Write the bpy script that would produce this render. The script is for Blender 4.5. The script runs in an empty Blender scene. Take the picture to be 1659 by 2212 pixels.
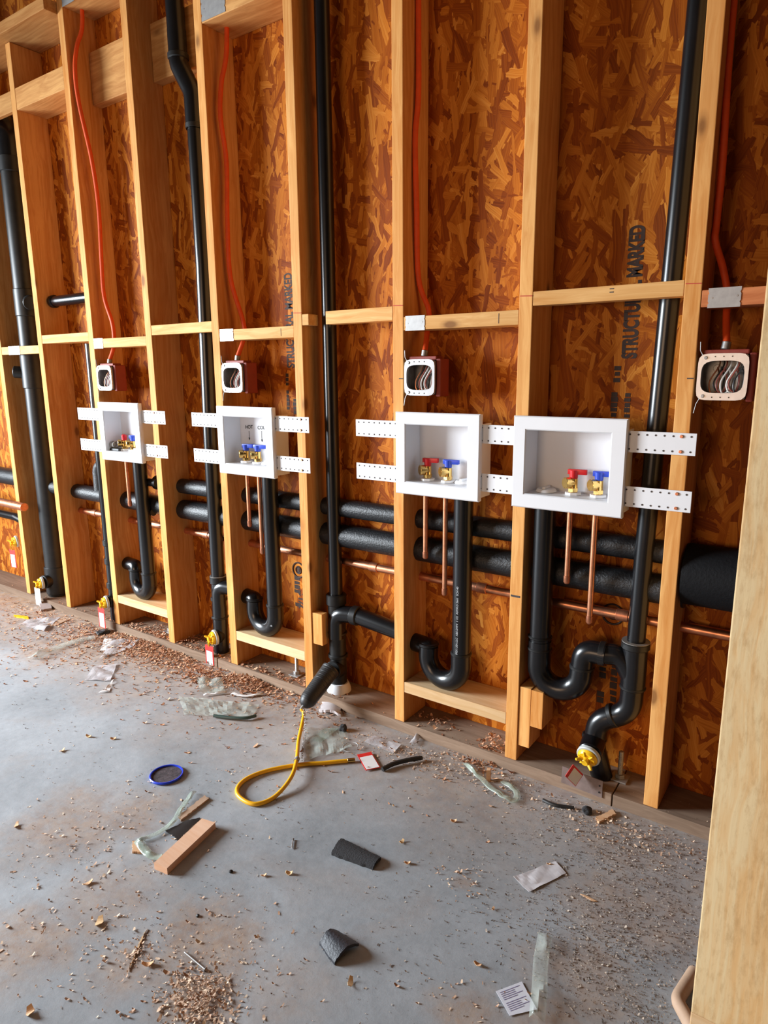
import bpy, bmesh, math, random
from mathutils import Vector, Matrix, noise

random.seed(7)
SC = bpy.context.scene
COL = SC.collection
PI = math.pi

# ------------------------------------------------------------------ camera
W_, H_, F_ = 1659.0, 2212.0, 1451.6
YAW, PITCH, ROLL = -0.6125, -0.2064, -0.0082
CP = Vector((0.0, -1.751, 1.2097))
FW = Vector((math.sin(YAW)*math.cos(PITCH), math.cos(YAW)*math.cos(PITCH), math.sin(PITCH)))
rt_ = FW.cross(Vector((0, 0, 1))).normalized(); up_ = rt_.cross(FW)
RT = rt_*math.cos(ROLL) + up_*math.sin(ROLL)
UP = -rt_*math.sin(ROLL) + up_*math.cos(ROLL)
cam = bpy.data.cameras.new('camera')
cam.sensor_fit = 'VERTICAL'; cam.sensor_height = 36.0; cam.lens = 36.0*F_/H_
cam.clip_start = 0.02; cam.clip_end = 100
co = bpy.data.objects.new('camera', cam); COL.objects.link(co)
M = Matrix((RT, UP, -FW)).transposed().to_4x4(); M.translation = CP
co.matrix_world = M
SC.camera = co

# ------------------------------------------------------------------ world, light, exposure
SC.view_settings.view_transform = 'Standard'
SC.view_settings.look = 'None'
SC.view_settings.exposure = 0.0
SC.view_settings.gamma = 1.0
SC.view_settings.use_curve_mapping = False
wd = bpy.data.worlds.new('sky'); SC.world = wd; wd.use_nodes = True
bg = wd.node_tree.nodes['Background']
bg.inputs[0].default_value = (1.0, 0.70, 0.50, 1); bg.inputs[1].default_value = 0.018

def area(name, loc, target, sx, sy, power, color, spread=180):
    l = bpy.data.lights.new(name, 'AREA'); l.shape = 'RECTANGLE'; l.size = sx; l.size_y = sy
    l.energy = power; l.color = color; l.spread = math.radians(spread)
    o = bpy.data.objects.new(name, l); COL.objects.link(o); o.location = loc
    d = Vector(target) - Vector(loc)
    o.rotation_euler = d.to_track_quat('-Z', 'Y').to_euler()
    return o
area('daylight_from_opening_left', (-5.3, -2.5, 1.45), (-1.5, -.2, 0.15), 1.7, 1.5, 178, (0.86, 0.935, 1.0), 95)
area('warm_bounce_fill_behind_camera', (-1.6, -5.6, 1.25), (-1.3, 0, 0.75), 2.2, 1.4, 29, (1.0, 0.66, 0.42), 120)  # added fill, no real lamp: stands in for warm bounce off unseen wood framing

# ------------------------------------------------------------------ tools
def ray(u, v):
    return FW + RT*((u - W_/2)/F_) - UP*((v - H_/2)/F_)
def at(u, v, y):                     # point of the photo's ray on the upright plane y
    d = ray(u, v); return CP + d*((y - CP.y)/d.y)
def fl(u, v, z=0.0):                 # point of the photo's ray on the level plane z
    d = ray(u, v); return CP + d*((z - CP.z)/d.z)

def obj(name, bm, mat, parent=None, label=None, cat=None, group=None, kind=None, smooth=False):
    if smooth:
        bm.normal_update()
        for f in bm.faces: f.smooth = True
        for e in bm.edges:
            if len(e.link_faces) == 2 and e.calc_face_angle(0) > 0.7: e.smooth = False
    me = bpy.data.meshes.new(name)
    off = wloc(parent) if parent else Vector((0, 0, 0))
    if parent is None:               # origin at the base of the thing
        xs = [v.co for v in bm.verts]
        lo = Vector((min(p[i] for p in xs) for i in range(3))); hi = Vector((max(p[i] for p in xs) for i in range(3)))
        off = Vector(((lo.x+hi.x)/2, (lo.y+hi.y)/2, lo.z))
    bmesh.ops.translate(bm, verts=bm.verts, vec=-off)
    bm.to_mesh(me); bm.free()
    if mat: me.materials.append(mat)
    o = bpy.data.objects.new(name, me); COL.objects.link(o)
    if parent: o.parent = parent
    else: o.location = off
    tag(o, label, cat, group, kind)
    return o
def wloc(o):
    p = Vector((0, 0, 0))
    while o: p += o.location; o = o.parent
    return p
def tag(o, label=None, cat=None, group=None, kind=None):
    if label: o['label'] = label
    if cat: o['category'] = cat
    if group: o['group'] = group
    if kind: o['kind'] = kind
def thing(name, loc, label, cat, group=None):
    o = bpy.data.objects.new(name, None); COL.objects.link(o); o.location = loc
    o.empty_display_size = 0.05; tag(o, label, cat, group); return o

def box(bm, x0, x1, y0, y1, z0, z1, bev=0.0, rot=None, piv=None):
    r = bmesh.ops.create_cube(bm, size=1.0); vs = r['verts']
    for v in vs:
        v.co = Vector((x0 + (v.co.x+.5)*(x1-x0), y0 + (v.co.y+.5)*(y1-y0), z0 + (v.co.z+.5)*(z1-z0)))
    if bev:
        es = list({e for v in vs for e in v.link_edges})
        g = bmesh.ops.bevel(bm, geom=es, offset=bev, segments=2, affect='EDGES', profile=0.6)
        vs = list({v for f in g['faces'] for v in f.verts} | {v for v in vs if v.is_valid})
    if rot is not None:
        c = Vector(piv) if piv is not None else Vector(((x0+x1)/2, (y0+y1)/2, (z0+z1)/2))
        bmesh.ops.rotate(bm, cent=c, matrix=rot, verts=vs)
    return bm
def B(*a, **k):
    bm = bmesh.new(); return box(bm, *a, **k)
def euler(x=0, y=0, z=0):
    return (Matrix.Rotation(z, 3, 'Z') @ Matrix.Rotation(y, 3, 'Y') @ Matrix.Rotation(x, 3, 'X'))

def tube(bm, pts, r, seg=20, cap=True):
    """sweep a circle along pts; r is a number or one radius per point"""
    pts = [Vector(p) for p in pts]; n = len(pts)
    rs = r if isinstance(r, (list, tuple)) else [r]*n
    tan = []
    for i in range(n):
        a = pts[max(i-1, 0)]; b = pts[min(i+1, n-1)]
        t = (b-a)
        tan.append(t.normalized() if t.length > 1e-9 else (tan[-1] if tan else Vector((0, 0, 1))))
    t0 = tan[0]; nrm = t0.orthogonal().normalized(); rings = []
    for i in range(n):
        if i:
            q = tan[i-1].rotation_difference(tan[i]); nrm = (q @ nrm); nrm = (nrm - tan[i]*nrm.dot(tan[i])).normalized()
        bn = tan[i].cross(nrm)
        rings.append([bm.verts.new(pts[i] + (nrm*math.cos(2*PI*k/seg) + bn*math.sin(2*PI*k/seg))*rs[i]) for k in range(seg)])
    for a, b in zip(rings[:-1], rings[1:]):
        for k in range(seg):
            bm.faces.new((a[k], a[(k+1) % seg], b[(k+1) % seg], b[k]))
    if cap:
        bm.faces.new(list(reversed(rings[0]))); bm.faces.new(rings[-1])
    return bm
def rod(bm, a, b, r, seg=20, r2=None, bev=0.0):
    a = Vector(a); b = Vector(b); d = (b-a).normalized(); r2 = r if r2 is None else r2
    if bev:
        return tube(bm, [a, a+d*1e-5, a+d*bev, b-d*bev, b-d*1e-5, b], [r-bev, r-bev, r, r2, r2-bev, r2-bev], seg)
    return tube(bm, [a, a+(b-a)*0.5, b], [r, (r+r2)/2, r2], seg)
def fillet(pts, rad, n=8):
    """round the corners of a polyline"""
    pts = [Vector(p) for p in pts]; out = [pts[0]]
    for i in range(1, len(pts)-1):
        p, a, b = pts[i], pts[i-1], pts[i+1]
        R = rad[i-1] if isinstance(rad, (list, tuple)) else rad
        da = (a-p).normalized(); db = (b-p).normalized()
        ang = da.angle(db); tl = min(R/math.tan(ang/2), (a-p).length*.49, (b-p).length*.49)
        s = p+da*tl; e = p+db*tl
        for k in range(n+1):
            t = k/n; m = s*(1-t)**2 + p*2*t*(1-t) + e*t*t
            # blend bezier towards a circle-like arc
            out.append(m)
    out.append(pts[-1]); return out
def smooth_path(pts, n=8):
    pts = [Vector(p) for p in pts]; P = [pts[0]*2-pts[1]] + pts + [pts[-1]*2-pts[-2]]; out = []
    for i in range(1, len(P)-2):
        a, b, c, d = P[i-1], P[i], P[i+1], P[i+2]
        for k in range(n):
            t = k/n
            out.append(0.5*((2*b) + (c-a)*t + (2*a-5*b+4*c-d)*t*t + (-a+3*b-3*c+d)*t**3))
    out.append(pts[-1]); return out
def arc(cx, y, cz, r, a0, a1, n=12):   # in an xz plane, degrees
    return [Vector((cx + r*math.cos(math.radians(a0+(a1-a0)*k/n)), y, cz + r*math.sin(math.radians(a0+(a1-a0)*k/n)))) for k in range(n+1)]

# ------------------------------------------------------------------ materials
def newmat(name):
    m = bpy.data.materials.new(name); m.use_nodes = True
    nt = m.node_tree; b = nt.nodes['Principled BSDF']
    return m, nt, b
def N(nt, t, **k):
    n = nt.nodes.new(t)
    for a, v in k.items():
        if a.startswith('i_'):
            key = a[2:]; n.inputs[int(key) if key.isdigit() else key.replace('_', ' ')].default_value = v
        else: setattr(n, a, v)
    return n
def ramp(nt, stops, interp='LINEAR'):
    n = nt.nodes.new('ShaderNodeValToRGB'); cr = n.color_ramp; cr.interpolation = interp
    while len(cr.elements) < len(stops): cr.elements.new(0.5)
    for e, (p, c) in zip(cr.elements, stops):
        e.position = p; e.color = (c[0], c[1], c[2], 1) if not isinstance(c, (int, float)) else (c, c, c, 1)
    return n
def L(nt, a, b): nt.links.new(a, b)
def mix(nt, fac, a, b, bt='MIX'):
    n = nt.nodes.new('ShaderNodeMix'); n.data_type = 'RGBA'; n.blend_type = bt
    for s, v in ((0, fac), (6, a), (7, b)):
        if isinstance(v, bpy.types.NodeSocket): nt.links.new(v, n.inputs[s])
        elif isinstance(v, (int, float)): n.inputs[s].default_value = v
        else: n.inputs[s].default_value = (v[0], v[1], v[2], 1)
    return n.outputs[2]
def math_(nt, op, a, b=None):
    n = nt.nodes.new('ShaderNodeMath'); n.operation = op
    for i, v in enumerate((a, b)):
        if v is None: continue
        if isinstance(v, bpy.types.NodeSocket): nt.links.new(v, n.inputs[i])
        else: n.inputs[i].default_value = v
    return n.outputs[0]
def bump(nt, b, h, s=0.3, d=0.002):
    n = N(nt, 'ShaderNodeBump', i_Strength=s, i_Distance=d); L(nt, h, n.inputs['Height']); L(nt, n.outputs[0], b.inputs['Normal'])

def plain(name, col, rough=0.5, metal=0.0, var=0.12, scale=30, bmp=0.0, spec=0.5, coat=0.0):
    m, nt, b = newmat(name)
    tc = N(nt, 'ShaderNodeTexCoord'); no = N(nt, 'ShaderNodeTexNoise', i_Scale=scale, i_Detail=5.0, i_Roughness=.6)
    L(nt, tc.outputs['Object'], no.inputs['Vector'])
    r = ramp(nt, [(0.3, [c*(1-var) for c in col]), (0.7, [min(1, c*(1+var)) for c in col])])
    L(nt, no.outputs[0], r.inputs[0]); L(nt, r.outputs[0], b.inputs['Base Color'])
    b.inputs['Roughness'].default_value = rough; b.inputs['Metallic'].default_value = metal
    b.inputs['Specular IOR Level'].default_value = spec; b.inputs['Coat Weight'].default_value = coat
    if bmp: bump(nt, b, no.outputs[0], bmp)
    return m

def lumber(name, axis, light, dark, knots=True, rough=0.62, stain=None, contrast=1.0):
    m, nt, b = newmat(name)
    tc = N(nt, 'ShaderNodeTexCoord'); oi = N(nt, 'ShaderNodeObjectInfo')
    ad = N(nt, 'ShaderNodeVectorMath', operation='SCALE'); ad.inputs[0].default_value = (13.7, 7.9, 5.3)
    L(nt, oi.outputs['Random'], ad.inputs['Scale'])
    a2 = N(nt, 'ShaderNodeVectorMath', operation='ADD'); L(nt, tc.outputs['Object'], a2.inputs[0]); L(nt, ad.outputs[0], a2.inputs[1])
    mp = N(nt, 'ShaderNodeMapping'); s = [1.0, 1.0, 1.0]; s[axis] = 0.045
    mp.inputs['Scale'].default_value = s; L(nt, a2.outputs[0], mp.inputs['Vector'])
    wob = N(nt, 'ShaderNodeTexNoise', i_Scale=3.0, i_Detail=2.0); L(nt, a2.outputs[0], wob.inputs['Vector'])
    wm = N(nt, 'ShaderNodeMix', data_type='RGBA', blend_type='LINEAR_LIGHT'); wm.inputs[0].default_value = 0.025
    L(nt, mp.outputs[0], wm.inputs[6]); L(nt, wob.outputs[1], wm.inputs[7])
    n1 = N(nt, 'ShaderNodeTexNoise', i_Scale=75.0, i_Detail=5.0, i_Roughness=.6, i_Distortion=.5); L(nt, wm.outputs[2], n1.inputs['Vector'])
    n2 = N(nt, 'ShaderNodeTexNoise', i_Scale=14.0, i_Detail=3.0); L(nt, wm.outputs[2], n2.inputs['Vector'])
    n3 = N(nt, 'ShaderNodeTexNoise', i_Scale=5.0, i_Detail=4.0); L(nt, a2.outputs[0], n3.inputs['Vector'])
    v = math_(nt, 'ADD', math_(nt, 'MULTIPLY', n1.outputs[0], .55), math_(nt, 'MULTIPLY', n2.outputs[0], .45))
    mid = [(x+y)/2 for x, y in zip(light, dark)]
    r = ramp(nt, [(0.5-.13/contrast, dark), (0.5, mid), (0.5+.1/contrast, light)]); L(nt, v, r.inputs[0])
    c = mix(nt, math_(nt, 'MULTIPLY', n3.outputs[0], .40), r.outputs[0], [x*.55 for x in dark])
    if knots:
        km = N(nt, 'ShaderNodeMapping'); ks = [7.0, 7.0, 7.0]; ks[axis] = 3.2
        km.inputs['Scale'].default_value = ks; L(nt, a2.outputs[0], km.inputs['Vector'])
        vo = N(nt, 'ShaderNodeTexVoronoi', i_Scale=1.0); L(nt, km.outputs[0], vo.inputs['Vector'])
        kr = ramp(nt, [(0.05, 1.0), (0.085, 0.35), (0.13, 0.0)]); L(nt, vo.outputs['Distance'], kr.inputs[0])
        c = mix(nt, math_(nt, 'MULTIPLY', kr.outputs[0], .75), c, (0.16, 0.055, 0.018))
    if stain:
        n4 = N(nt, 'ShaderNodeTexNoise', i_Scale=26.0, i_Detail=6.0, i_Roughness=.7); L(nt, mp.outputs[0], n4.inputs['Vector'])
        mp5 = N(nt, 'ShaderNodeMapping'); s5 = [1, 1, 1]; s5[axis] = .3; mp5.inputs['Scale'].default_value = s5; L(nt, a2.outputs[0], mp5.inputs['Vector'])
        n5 = N(nt, 'ShaderNodeTexNoise', i_Scale=110.0, i_Detail=4.0, i_Roughness=.7); L(nt, mp5.outputs[0], n5.inputs['Vector'])
        r4 = ramp(nt, [(.50, 0.0), (.72, 1.0)]); L(nt, math_(nt, 'ADD', math_(nt, 'MULTIPLY', n4.outputs[0], .5), math_(nt, 'MULTIPLY', n5.outputs[0], .55)), r4.inputs[0])
        c = mix(nt, math_(nt, 'MULTIPLY', r4.outputs[0], .7), c, stain)
    br = math_(nt, 'ADD', math_(nt, 'MULTIPLY', oi.outputs['Random'], .16), .90)
    cb = N(nt, 'ShaderNodeVectorMath', operation='SCALE'); L(nt, c, cb.inputs[0]); L(nt, br, cb.inputs['Scale'])
    L(nt, cb.outputs[0], b.inputs['Base Color'])
    b.inputs['Roughness'].default_value = rough; b.inputs['Specular IOR Level'].default_value = .12
    bump(nt, b, v, .35, .0015)
    return m

WL, WD = (0.90, 0.48, 0.165), (0.66, 0.26, 0.06)
M_SZ = lumber('stud_lumber', 2, WL, WD)
M_SX = lumber('block_lumber', 0, (0.90, 0.54, 0.22), (0.68, 0.32, 0.09))
M_BEAM = lumber('beam_lumber', 0, (0.78, 0.42, 0.15), (0.50, 0.21, 0.06))
M_FIRX = lumber('red_fir_block', 0, (0.72, 0.26, 0.10), (0.50, 0.14, 0.045))
M_POST = lumber('weathered_post_lumber', 2, (0.97, 0.76, 0.44), (0.90, 0.56, 0.25), knots=False, stain=(0.50, 0.27, 0.10), contrast=1.4)
M_PLATE = lumber('sill_plate_lumber', 0, (0.34, 0.24, 0.17), (0.22, 0.145, 0.10), rough=.8)
M_PALE = lumber('pale_shelf_lumber', 0, (0.84, 0.60, 0.36), (0.70, 0.44, 0.21), knots=False)
M_CHIP = lumber('fresh_cut_wood', 0, (0.88, 0.60, 0.38), (0.74, 0.42, 0.22), knots=False)

def osb():
    m, nt, b = newmat('strand_board')
    tc = N(nt, 'ShaderNodeTexCoord')
    wob = N(nt, 'ShaderNodeTexNoise', i_Scale=9.0, i_Detail=3.0); L(nt, tc.outputs['Object'], wob.inputs['Vector'])
    wm = N(nt, 'ShaderNodeMix', data_type='RGBA', blend_type='LINEAR_LIGHT'); wm.inputs[0].default_value = 0.010
    L(nt, tc.outputs['Object'], wm.inputs[6]); L(nt, wob.outputs[1], wm.inputs[7])
    best = None; val = None; hue = None
    for i, (ang, sx, sz) in enumerate(((3, 70, 9), (22, 60, 11), (-19, 64, 10), (-7, 95, 13), (48, 55, 17), (10, 52, 7), (-34, 70, 14), (75, 60, 20))):
        mp = N(nt, 'ShaderNodeMapping'); mp.inputs['Rotation'].default_value = (0, math.radians(ang), 0)
        mp.inputs['Location'].default_value = (i*3.31, 0, i*1.7)
        sc_ = N(nt, 'ShaderNodeMapping'); sc_.inputs['Scale'].default_value = (sx*.66, 0.0, sz*.72)
        L(nt, wm.outputs[2], mp.inputs['Vector']); L(nt, mp.outputs[0], sc_.inputs['Vector'])
        vo = N(nt, 'ShaderNodeTexVoronoi', distance='CHEBYCHEV', i_Scale=1.0, i_Randomness=1.0); L(nt, sc_.outputs[0], vo.inputs['Vector'])
        sp = N(nt, 'ShaderNodeSeparateColor'); L(nt, vo.outputs['Color'], sp.inputs[0])
        # strand fibre inside each flake
        fi = N(nt, 'ShaderNodeMapping'); fi.inputs['Scale'].default_value = (7, 0, .35); L(nt, sc_.outputs[0], fi.inputs['Vector'])
        fn = N(nt, 'ShaderNodeTexNoise', i_Scale=1.0, i_Detail=3.0); L(nt, fi.outputs[0], fn.inputs['Vector'])
        pr = math_(nt, 'SUBTRACT', sp.outputs[0], math_(nt, 'MULTIPLY', vo.outputs['Distance'], .55))
        cv = math_(nt, 'ADD', math_(nt, 'MULTIPLY', sp.outputs[1], .52), math_(nt, 'MULTIPLY', fn.outputs[0], .50))
        if best is None: best, val = pr, cv
        else:
            gt = math_(nt, 'GREATER_THAN', pr, best)
            mx = N(nt, 'ShaderNodeMix', data_type='FLOAT'); L(nt, gt, mx.inputs[0]); L(nt, val, mx.inputs[2]); L(nt, cv, mx.inputs[3])
            val = mx.outputs[0]; best = math_(nt, 'MAXIMUM', best, pr)
    r = ramp(nt, [(0.12, (0.11, 0.014, 0.0010)), (0.34, (0.29, 0.060, 0.004)), (0.54, (0.47, 0.130, 0.009)), (0.74, (0.68, 0.24, 0.028)), (0.92, (0.88, 0.42, 0.09))])
    L(nt, val, r.inputs[0])
    big = N(nt, 'ShaderNodeTexNoise', i_Scale=2.2, i_Detail=3.0); L(nt, tc.outputs['Object'], big.inputs['Vector'])
    c = mix(nt, math_(nt, 'MULTIPLY', big.outputs[0], .35), r.outputs[0], (0.22, 0.06, 0.008))
    L(nt, c, b.inputs['Base Color']); b.inputs['Roughness'].default_value = .6; b.inputs['Specular IOR Level'].default_value = .12
    bump(nt, b, math_(nt, 'ADD', val, best), .45, .003)
    return m
M_OSB = osb()

def concrete():
    m, nt, b = newmat('dusty_concrete')
    tc = N(nt, 'ShaderNodeNewGeometry'); V = tc.outputs['Position']
    def noi(s, d=5.0, r=.6, dist=0.0):
        n = N(nt, 'ShaderNodeTexNoise', i_Scale=s, i_Detail=d, i_Roughness=r, i_Distortion=dist); L(nt, V, n.inputs['Vector']); return n.outputs[0]
    a = noi(1.7, 6, .6, .6); f = noi(38, 6, .7); g = noi(420, 3, .6)
    r = ramp(nt, [(.30, (.225, .245, .26)), (.52, (.37, .395, .42)), (.72, (.52, .555, .585))]); L(nt, math_(nt, 'ADD', math_(nt, 'MULTIPLY', a, .75), math_(nt, 'MULTIPLY', f, .25)), r.inputs[0])
    c = mix(nt, .12, r.outputs[0], mix(nt, 1.0, r.outputs[0], g, 'OVERLAY'))
    # fine aggregate specks
    vo = N(nt, 'ShaderNodeTexVoronoi', i_Scale=130.0); L(nt, V, vo.inputs['Vector'])
    rs = ramp(nt, [(.06, 1.0), (.16, 0.0)]); L(nt, vo.outputs['Distance'], rs.inputs[0])
    sp = N(nt, 'ShaderNodeSeparateColor'); L(nt, vo.outputs['Color'], sp.inputs[0])
    k = math_(nt, 'MULTIPLY', rs.outputs[0], math_(nt, 'GREATER_THAN', sp.outputs[0], .85))
    c = mix(nt, math_(nt, 'MULTIPLY', k, .55), c, (.17, .14, .12))
    # sawdust lying thicker towards the wall and in blown patches
    se = N(nt, 'ShaderNodeSeparateXYZ'); L(nt, V, se.inputs[0])
    mr = N(nt, 'ShaderNodeMapRange'); mr.inputs[1].default_value = -.55; mr.inputs[2].default_value = .06
    L(nt, math_(nt, 'ADD', se.outputs[1], math_(nt, 'MULTIPLY', math_(nt, 'SUBTRACT', noi(2.6, 4), .5), .7)), mr.inputs[0])
    xl = N(nt, 'ShaderNodeMapRange'); xl.inputs[1].default_value = -1.3; xl.inputs[2].default_value = -2.3; L(nt, se.outputs[0], xl.inputs[0])
    d1 = math_(nt, 'MULTIPLY', math_(nt, 'POWER', mr.outputs[0], 0.95), math_(nt, 'ADD', math_(nt, 'MULTIPLY', xl.outputs[0], .45), .75))
    rp = ramp(nt, [(.57, 0.0), (.74, 1.0)]); L(nt, noi(3.4, 7, .62, .8), rp.inputs[0])
    d2 = math_(nt, 'MULTIPLY', rp.outputs[0], .28)
    dd = math_(nt, 'MAXIMUM', d1, d2); edge = noi(9, 6, .65)
    for (u, v, r_, k_) in ((150, 1780, .20, .62), (290, 1755, .13, .62), (445, 2035, .15, .72), (430, 2155, .10, .9), (240, 1935, .17, .5), (40, 2045, .14, .7), (275, 2090, .10, .6),
                           (1370, 1950, .20, .62), (1260, 2110, .13, .62), (1010, 2180, .08, .65), (1180, 2200, .10, .6), (1350, 1830, .17, .6), (640, 1530, .26, .6), (380, 1410, .22, .85), (150, 1390, .28, .8), (1000, 1905, .03, .6), (620, 2140, .12, .35)):
        p = fl(u, v); vd = N(nt, 'ShaderNodeVectorMath', operation='DISTANCE'); L(nt, V, vd.inputs[0]); vd.inputs[1].default_value = (p.x, p.y, 0)
        m2 = N(nt, 'ShaderNodeMapRange'); m2.interpolation_type = 'SMOOTHSTEP'; m2.inputs[1].default_value = 1.25; m2.inputs[2].default_value = .25
        L(nt, math_(nt, 'ADD', math_(nt, 'DIVIDE', vd.outputs['Value'], r_), math_(nt, 'MULTIPLY', math_(nt, 'SUBTRACT', edge, .5), 1.8)), m2.inputs[0])
        dd = math_(nt, 'MAXIMUM', dd, math_(nt, 'MULTIPLY', m2.outputs[0], k_))
    rf = ramp(nt, [(.36, 0.45), (.58, 1.0)]); L(nt, noi(30, 7, .8), rf.inputs[0])
    dn = math_(nt, 'MULTIPLY', dd, rf.outputs[0])
    dc = ramp(nt, [(.3, (.24, .135, .085)), (.7, (.54, .375, .25))]); L(nt, noi(14, 6, .7), dc.inputs[0])
    c = mix(nt, dn, c, dc.outputs[0])
    L(nt, c, b.inputs['Base Color']); b.inputs['Roughness'].default_value = .62; b.inputs['Specular IOR Level'].default_value = .32
    bump(nt, b, math_(nt, 'ADD', f, math_(nt, 'MULTIPLY', dn, .6)), .22, .003)
    return m
M_CON = concrete()
M_ABS = plain('black_abs_plastic', (0.005, 0.005, 0.006), .27, spec=.5, var=.3, scale=14)
M_ABSD = plain('dusty_black_abs', (0.009, 0.009, 0.009), .42, spec=.4, var=.5, scale=22, bmp=.05)
M_GLUE = plain('worn_pipe_rim', (0.16, 0.15, 0.14), .5)
M_FOAM = plain('black_pipe_insulation', (0.008, 0.009, 0.011), .42, bmp=1.0, scale=150, spec=.5)
M_COP = plain('copper', (0.72, 0.31, 0.17), .34, metal=.92, var=.22, scale=40)
M_COPT = plain('tarnished_copper', (0.55, 0.22, 0.12), .42, metal=.85, var=.3, scale=50)
M_BRASS = plain('brass', (0.80, 0.52, 0.17), .26, metal=1.0, var=.08)
M_BRASSD = plain('brass_bore', (0.24, 0.11, 0.03), .5, metal=.7)
M_WHITE = plain('white_plastic', (0.74, 0.74, 0.76), .42, var=.02, scale=9)
M_WHITE2 = plain('white_nut_plastic', (0.84, 0.84, 0.84), .3, var=.02)
M_RED = plain('red_handle_plastic', (0.62, 0.012, 0.018), .35, var=.05)
M_BLUE = plain('blue_handle_plastic', (0.022, 0.065, 0.50), .35, var=.05)
M_ZINC = plain('galvanised_steel', (0.36, 0.355, 0.35), .5, metal=.5, var=.12, scale=60)
M_ZINCD = plain('dull_steel', (0.36, 0.35, 0.34), .5, metal=.7, var=.2, scale=60)
M_ZPAINT = plain('bright_ring_steel', (0.50, 0.49, 0.49), .36, metal=.55, var=.08, scale=60)
M_PUTTY = plain('red_firestop_putty', (0.26, 0.030, 0.016), .6, bmp=.3)
M_CABLE = plain('orange_cable_jacket', (0.80, 0.085, 0.008), .6, var=.1)
M_YEL = plain('yellow_plastic', (0.86, 0.50, 0.012), .35, var=.06)
M_HOSE = plain('yellow_hose_rubber', (0.84, 0.43, 0.008), .38, var=.06)
M_GRIP = plain('grey_seal_ring', (0.50, 0.53, 0.52), .5)
M_RUB = plain('black_rubber', (0.018, 0.018, 0.019), .48, bmp=.25, scale=60)
M_TAGR = plain('red_card', (0.66, 0.025, 0.02), .5)
M_TAGW = plain('white_label_paper', (0.80, 0.78, 0.77), .55, var=.03)
M_INK = plain('grey_print', (0.34, 0.32, 0.33), .7)
M_INKD = plain('brown_black_ink', (0.035, 0.016, 0.010), .7)
M_INKB = plain('black_marker', (0.02, 0.02, 0.022), .6)
M_PRINT = plain('white_pipe_print', (0.34, 0.35, 0.36), .5)
M_CHALK = plain('red_chalk', (0.50, 0.06, 0.03), .8)
M_PEN = plain('pencil', (0.06, 0.045, 0.04), .8)
M_PAPER = plain('crumpled_pale_paper', (0.62, 0.60, 0.62), .6, var=.12, scale=18)
M_PAPERW = plain('white_paper', (0.74, 0.76, 0.84), .55, var=.05, scale=20)
M_FELT = plain('dark_felt', (0.030, 0.030, 0.033), .9, bmp=.9, scale=260)
M_WIRE = plain('white_wire', (0.72, 0.70, 0.66), .4)
M_WIREB = plain('black_wire', (0.02, 0.02, 0.02), .35)
M_WIRER = plain('red_brown_wire', (0.28, 0.07, 0.05), .4)
M_BLUEL = plain('blue_lid_plastic', (0.018, 0.055, 0.62), .3, var=.05)
M_TAN = plain('tan_card', (0.46, 0.31, 0.21), .7, bmp=.3)
M_GREY = plain('grey_metal_plate', (0.30, 0.23, 0.21), .45, metal=.5, var=.25)
M_DARKHOLE = plain('hole_shadowed_wood', (0.10, 0.045, 0.018), .9)

def film(name, col, alpha):
    m, nt, b = newmat(name)
    b.inputs['Base Color'].default_value = (*col, 1); b.inputs['Roughness'].default_value = .22
    b.inputs['Specular IOR Level'].default_value = .8
    tc = N(nt, 'ShaderNodeTexCoord'); n = N(nt, 'ShaderNodeTexNoise', i_Scale=22.0, i_Detail=5.0); L(nt, tc.outputs['Object'], n.inputs['Vector'])
    r = ramp(nt, [(.35, alpha*.6), (.7, min(1, alpha*1.5))]); L(nt, n.outputs[0], r.inputs[0]); L(nt, r.outputs[0], b.inputs['Alpha'])
    bump(nt, b, n.outputs[0], .6, .006)
    return m
M_FILM = film('clear_green_film', (0.62, 0.70, 0.64), .22)
M_FILMW = film('milky_film', (0.66, 0.64, 0.66), .55)

# ------------------------------------------------------------------ the setting
XS = [-3.624, -3.231, -2.811, -2.405, -2.006, -1.598, -1.192, -0.781, -0.367]
DEP = 0.14; ZTOP = 3.0; SW = 0.038
bm = B(-7, 3.2, -6.5, 0.30, -0.12, 0.0); obj('floor', bm, M_CON, kind='structure')
bm = B(-7, 3.2, DEP, DEP+.012, 0.0, ZTOP)
wall = obj('wall_back', bm, M_OSB, kind='structure')
bm = B(-7, 3.2, -6.5, 0.30, ZTOP, ZTOP+.05); obj('ceiling', bm, plain('dark_underside', (.10, .075, .055), .9), kind='structure')

def text(name, s, size, mat, parent, mtx, bold=0.0, align='LEFT', label=None, sx=1.0):
    cu = bpy.data.curves.new(name, 'FONT'); cu.body = s; cu.size = size; cu.extrude = 0.00015; cu.offset = bold; cu.align_x = align
    t = bpy.data.objects.new(name, cu); COL.objects.link(t)
    dg = bpy.context.evaluated_depsgraph_get(); me = bpy.data.meshes.new_from_object(t.evaluated_get(dg))
    bpy.data.objects.remove(t); me.name = name
    me.transform(Matrix.Diagonal((sx, 1, 1, 1)))
    me.transform(mtx); me.transform(Matrix.Translation(-wloc(parent)))
    me.materials.clear(); me.materials.append(mat)
    o = bpy.data.objects.new(name, me); COL.objects.link(o); o.parent = parent
    if label: o['label'] = label
    return o
def face_m(loc, right, up):
    r = Vector(right).normalized(); u = Vector(up).normalized(); n = r.cross(u)
    m = Matrix((r, u, n)).transposed().to_4x4(); m.translation = Vector(loc); return m
def osb_text(s, x, z, size, bold=0.0, sx=1.0, mat=None):   # reads upwards; x is the baseline (right side of the letters)
    return text('stencilled_print', s, size, mat or M_INKD, wall, face_m((x, DEP-.0006, z), (0, 0, 1), (-1, 0, 0)), bold, sx=sx)
osb_text('STRUCTURAL MARKED', -1.727, 1.225, .052, .0016, .62)
osb_text('7/16', -1.720, .285, .040, .0016)
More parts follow.
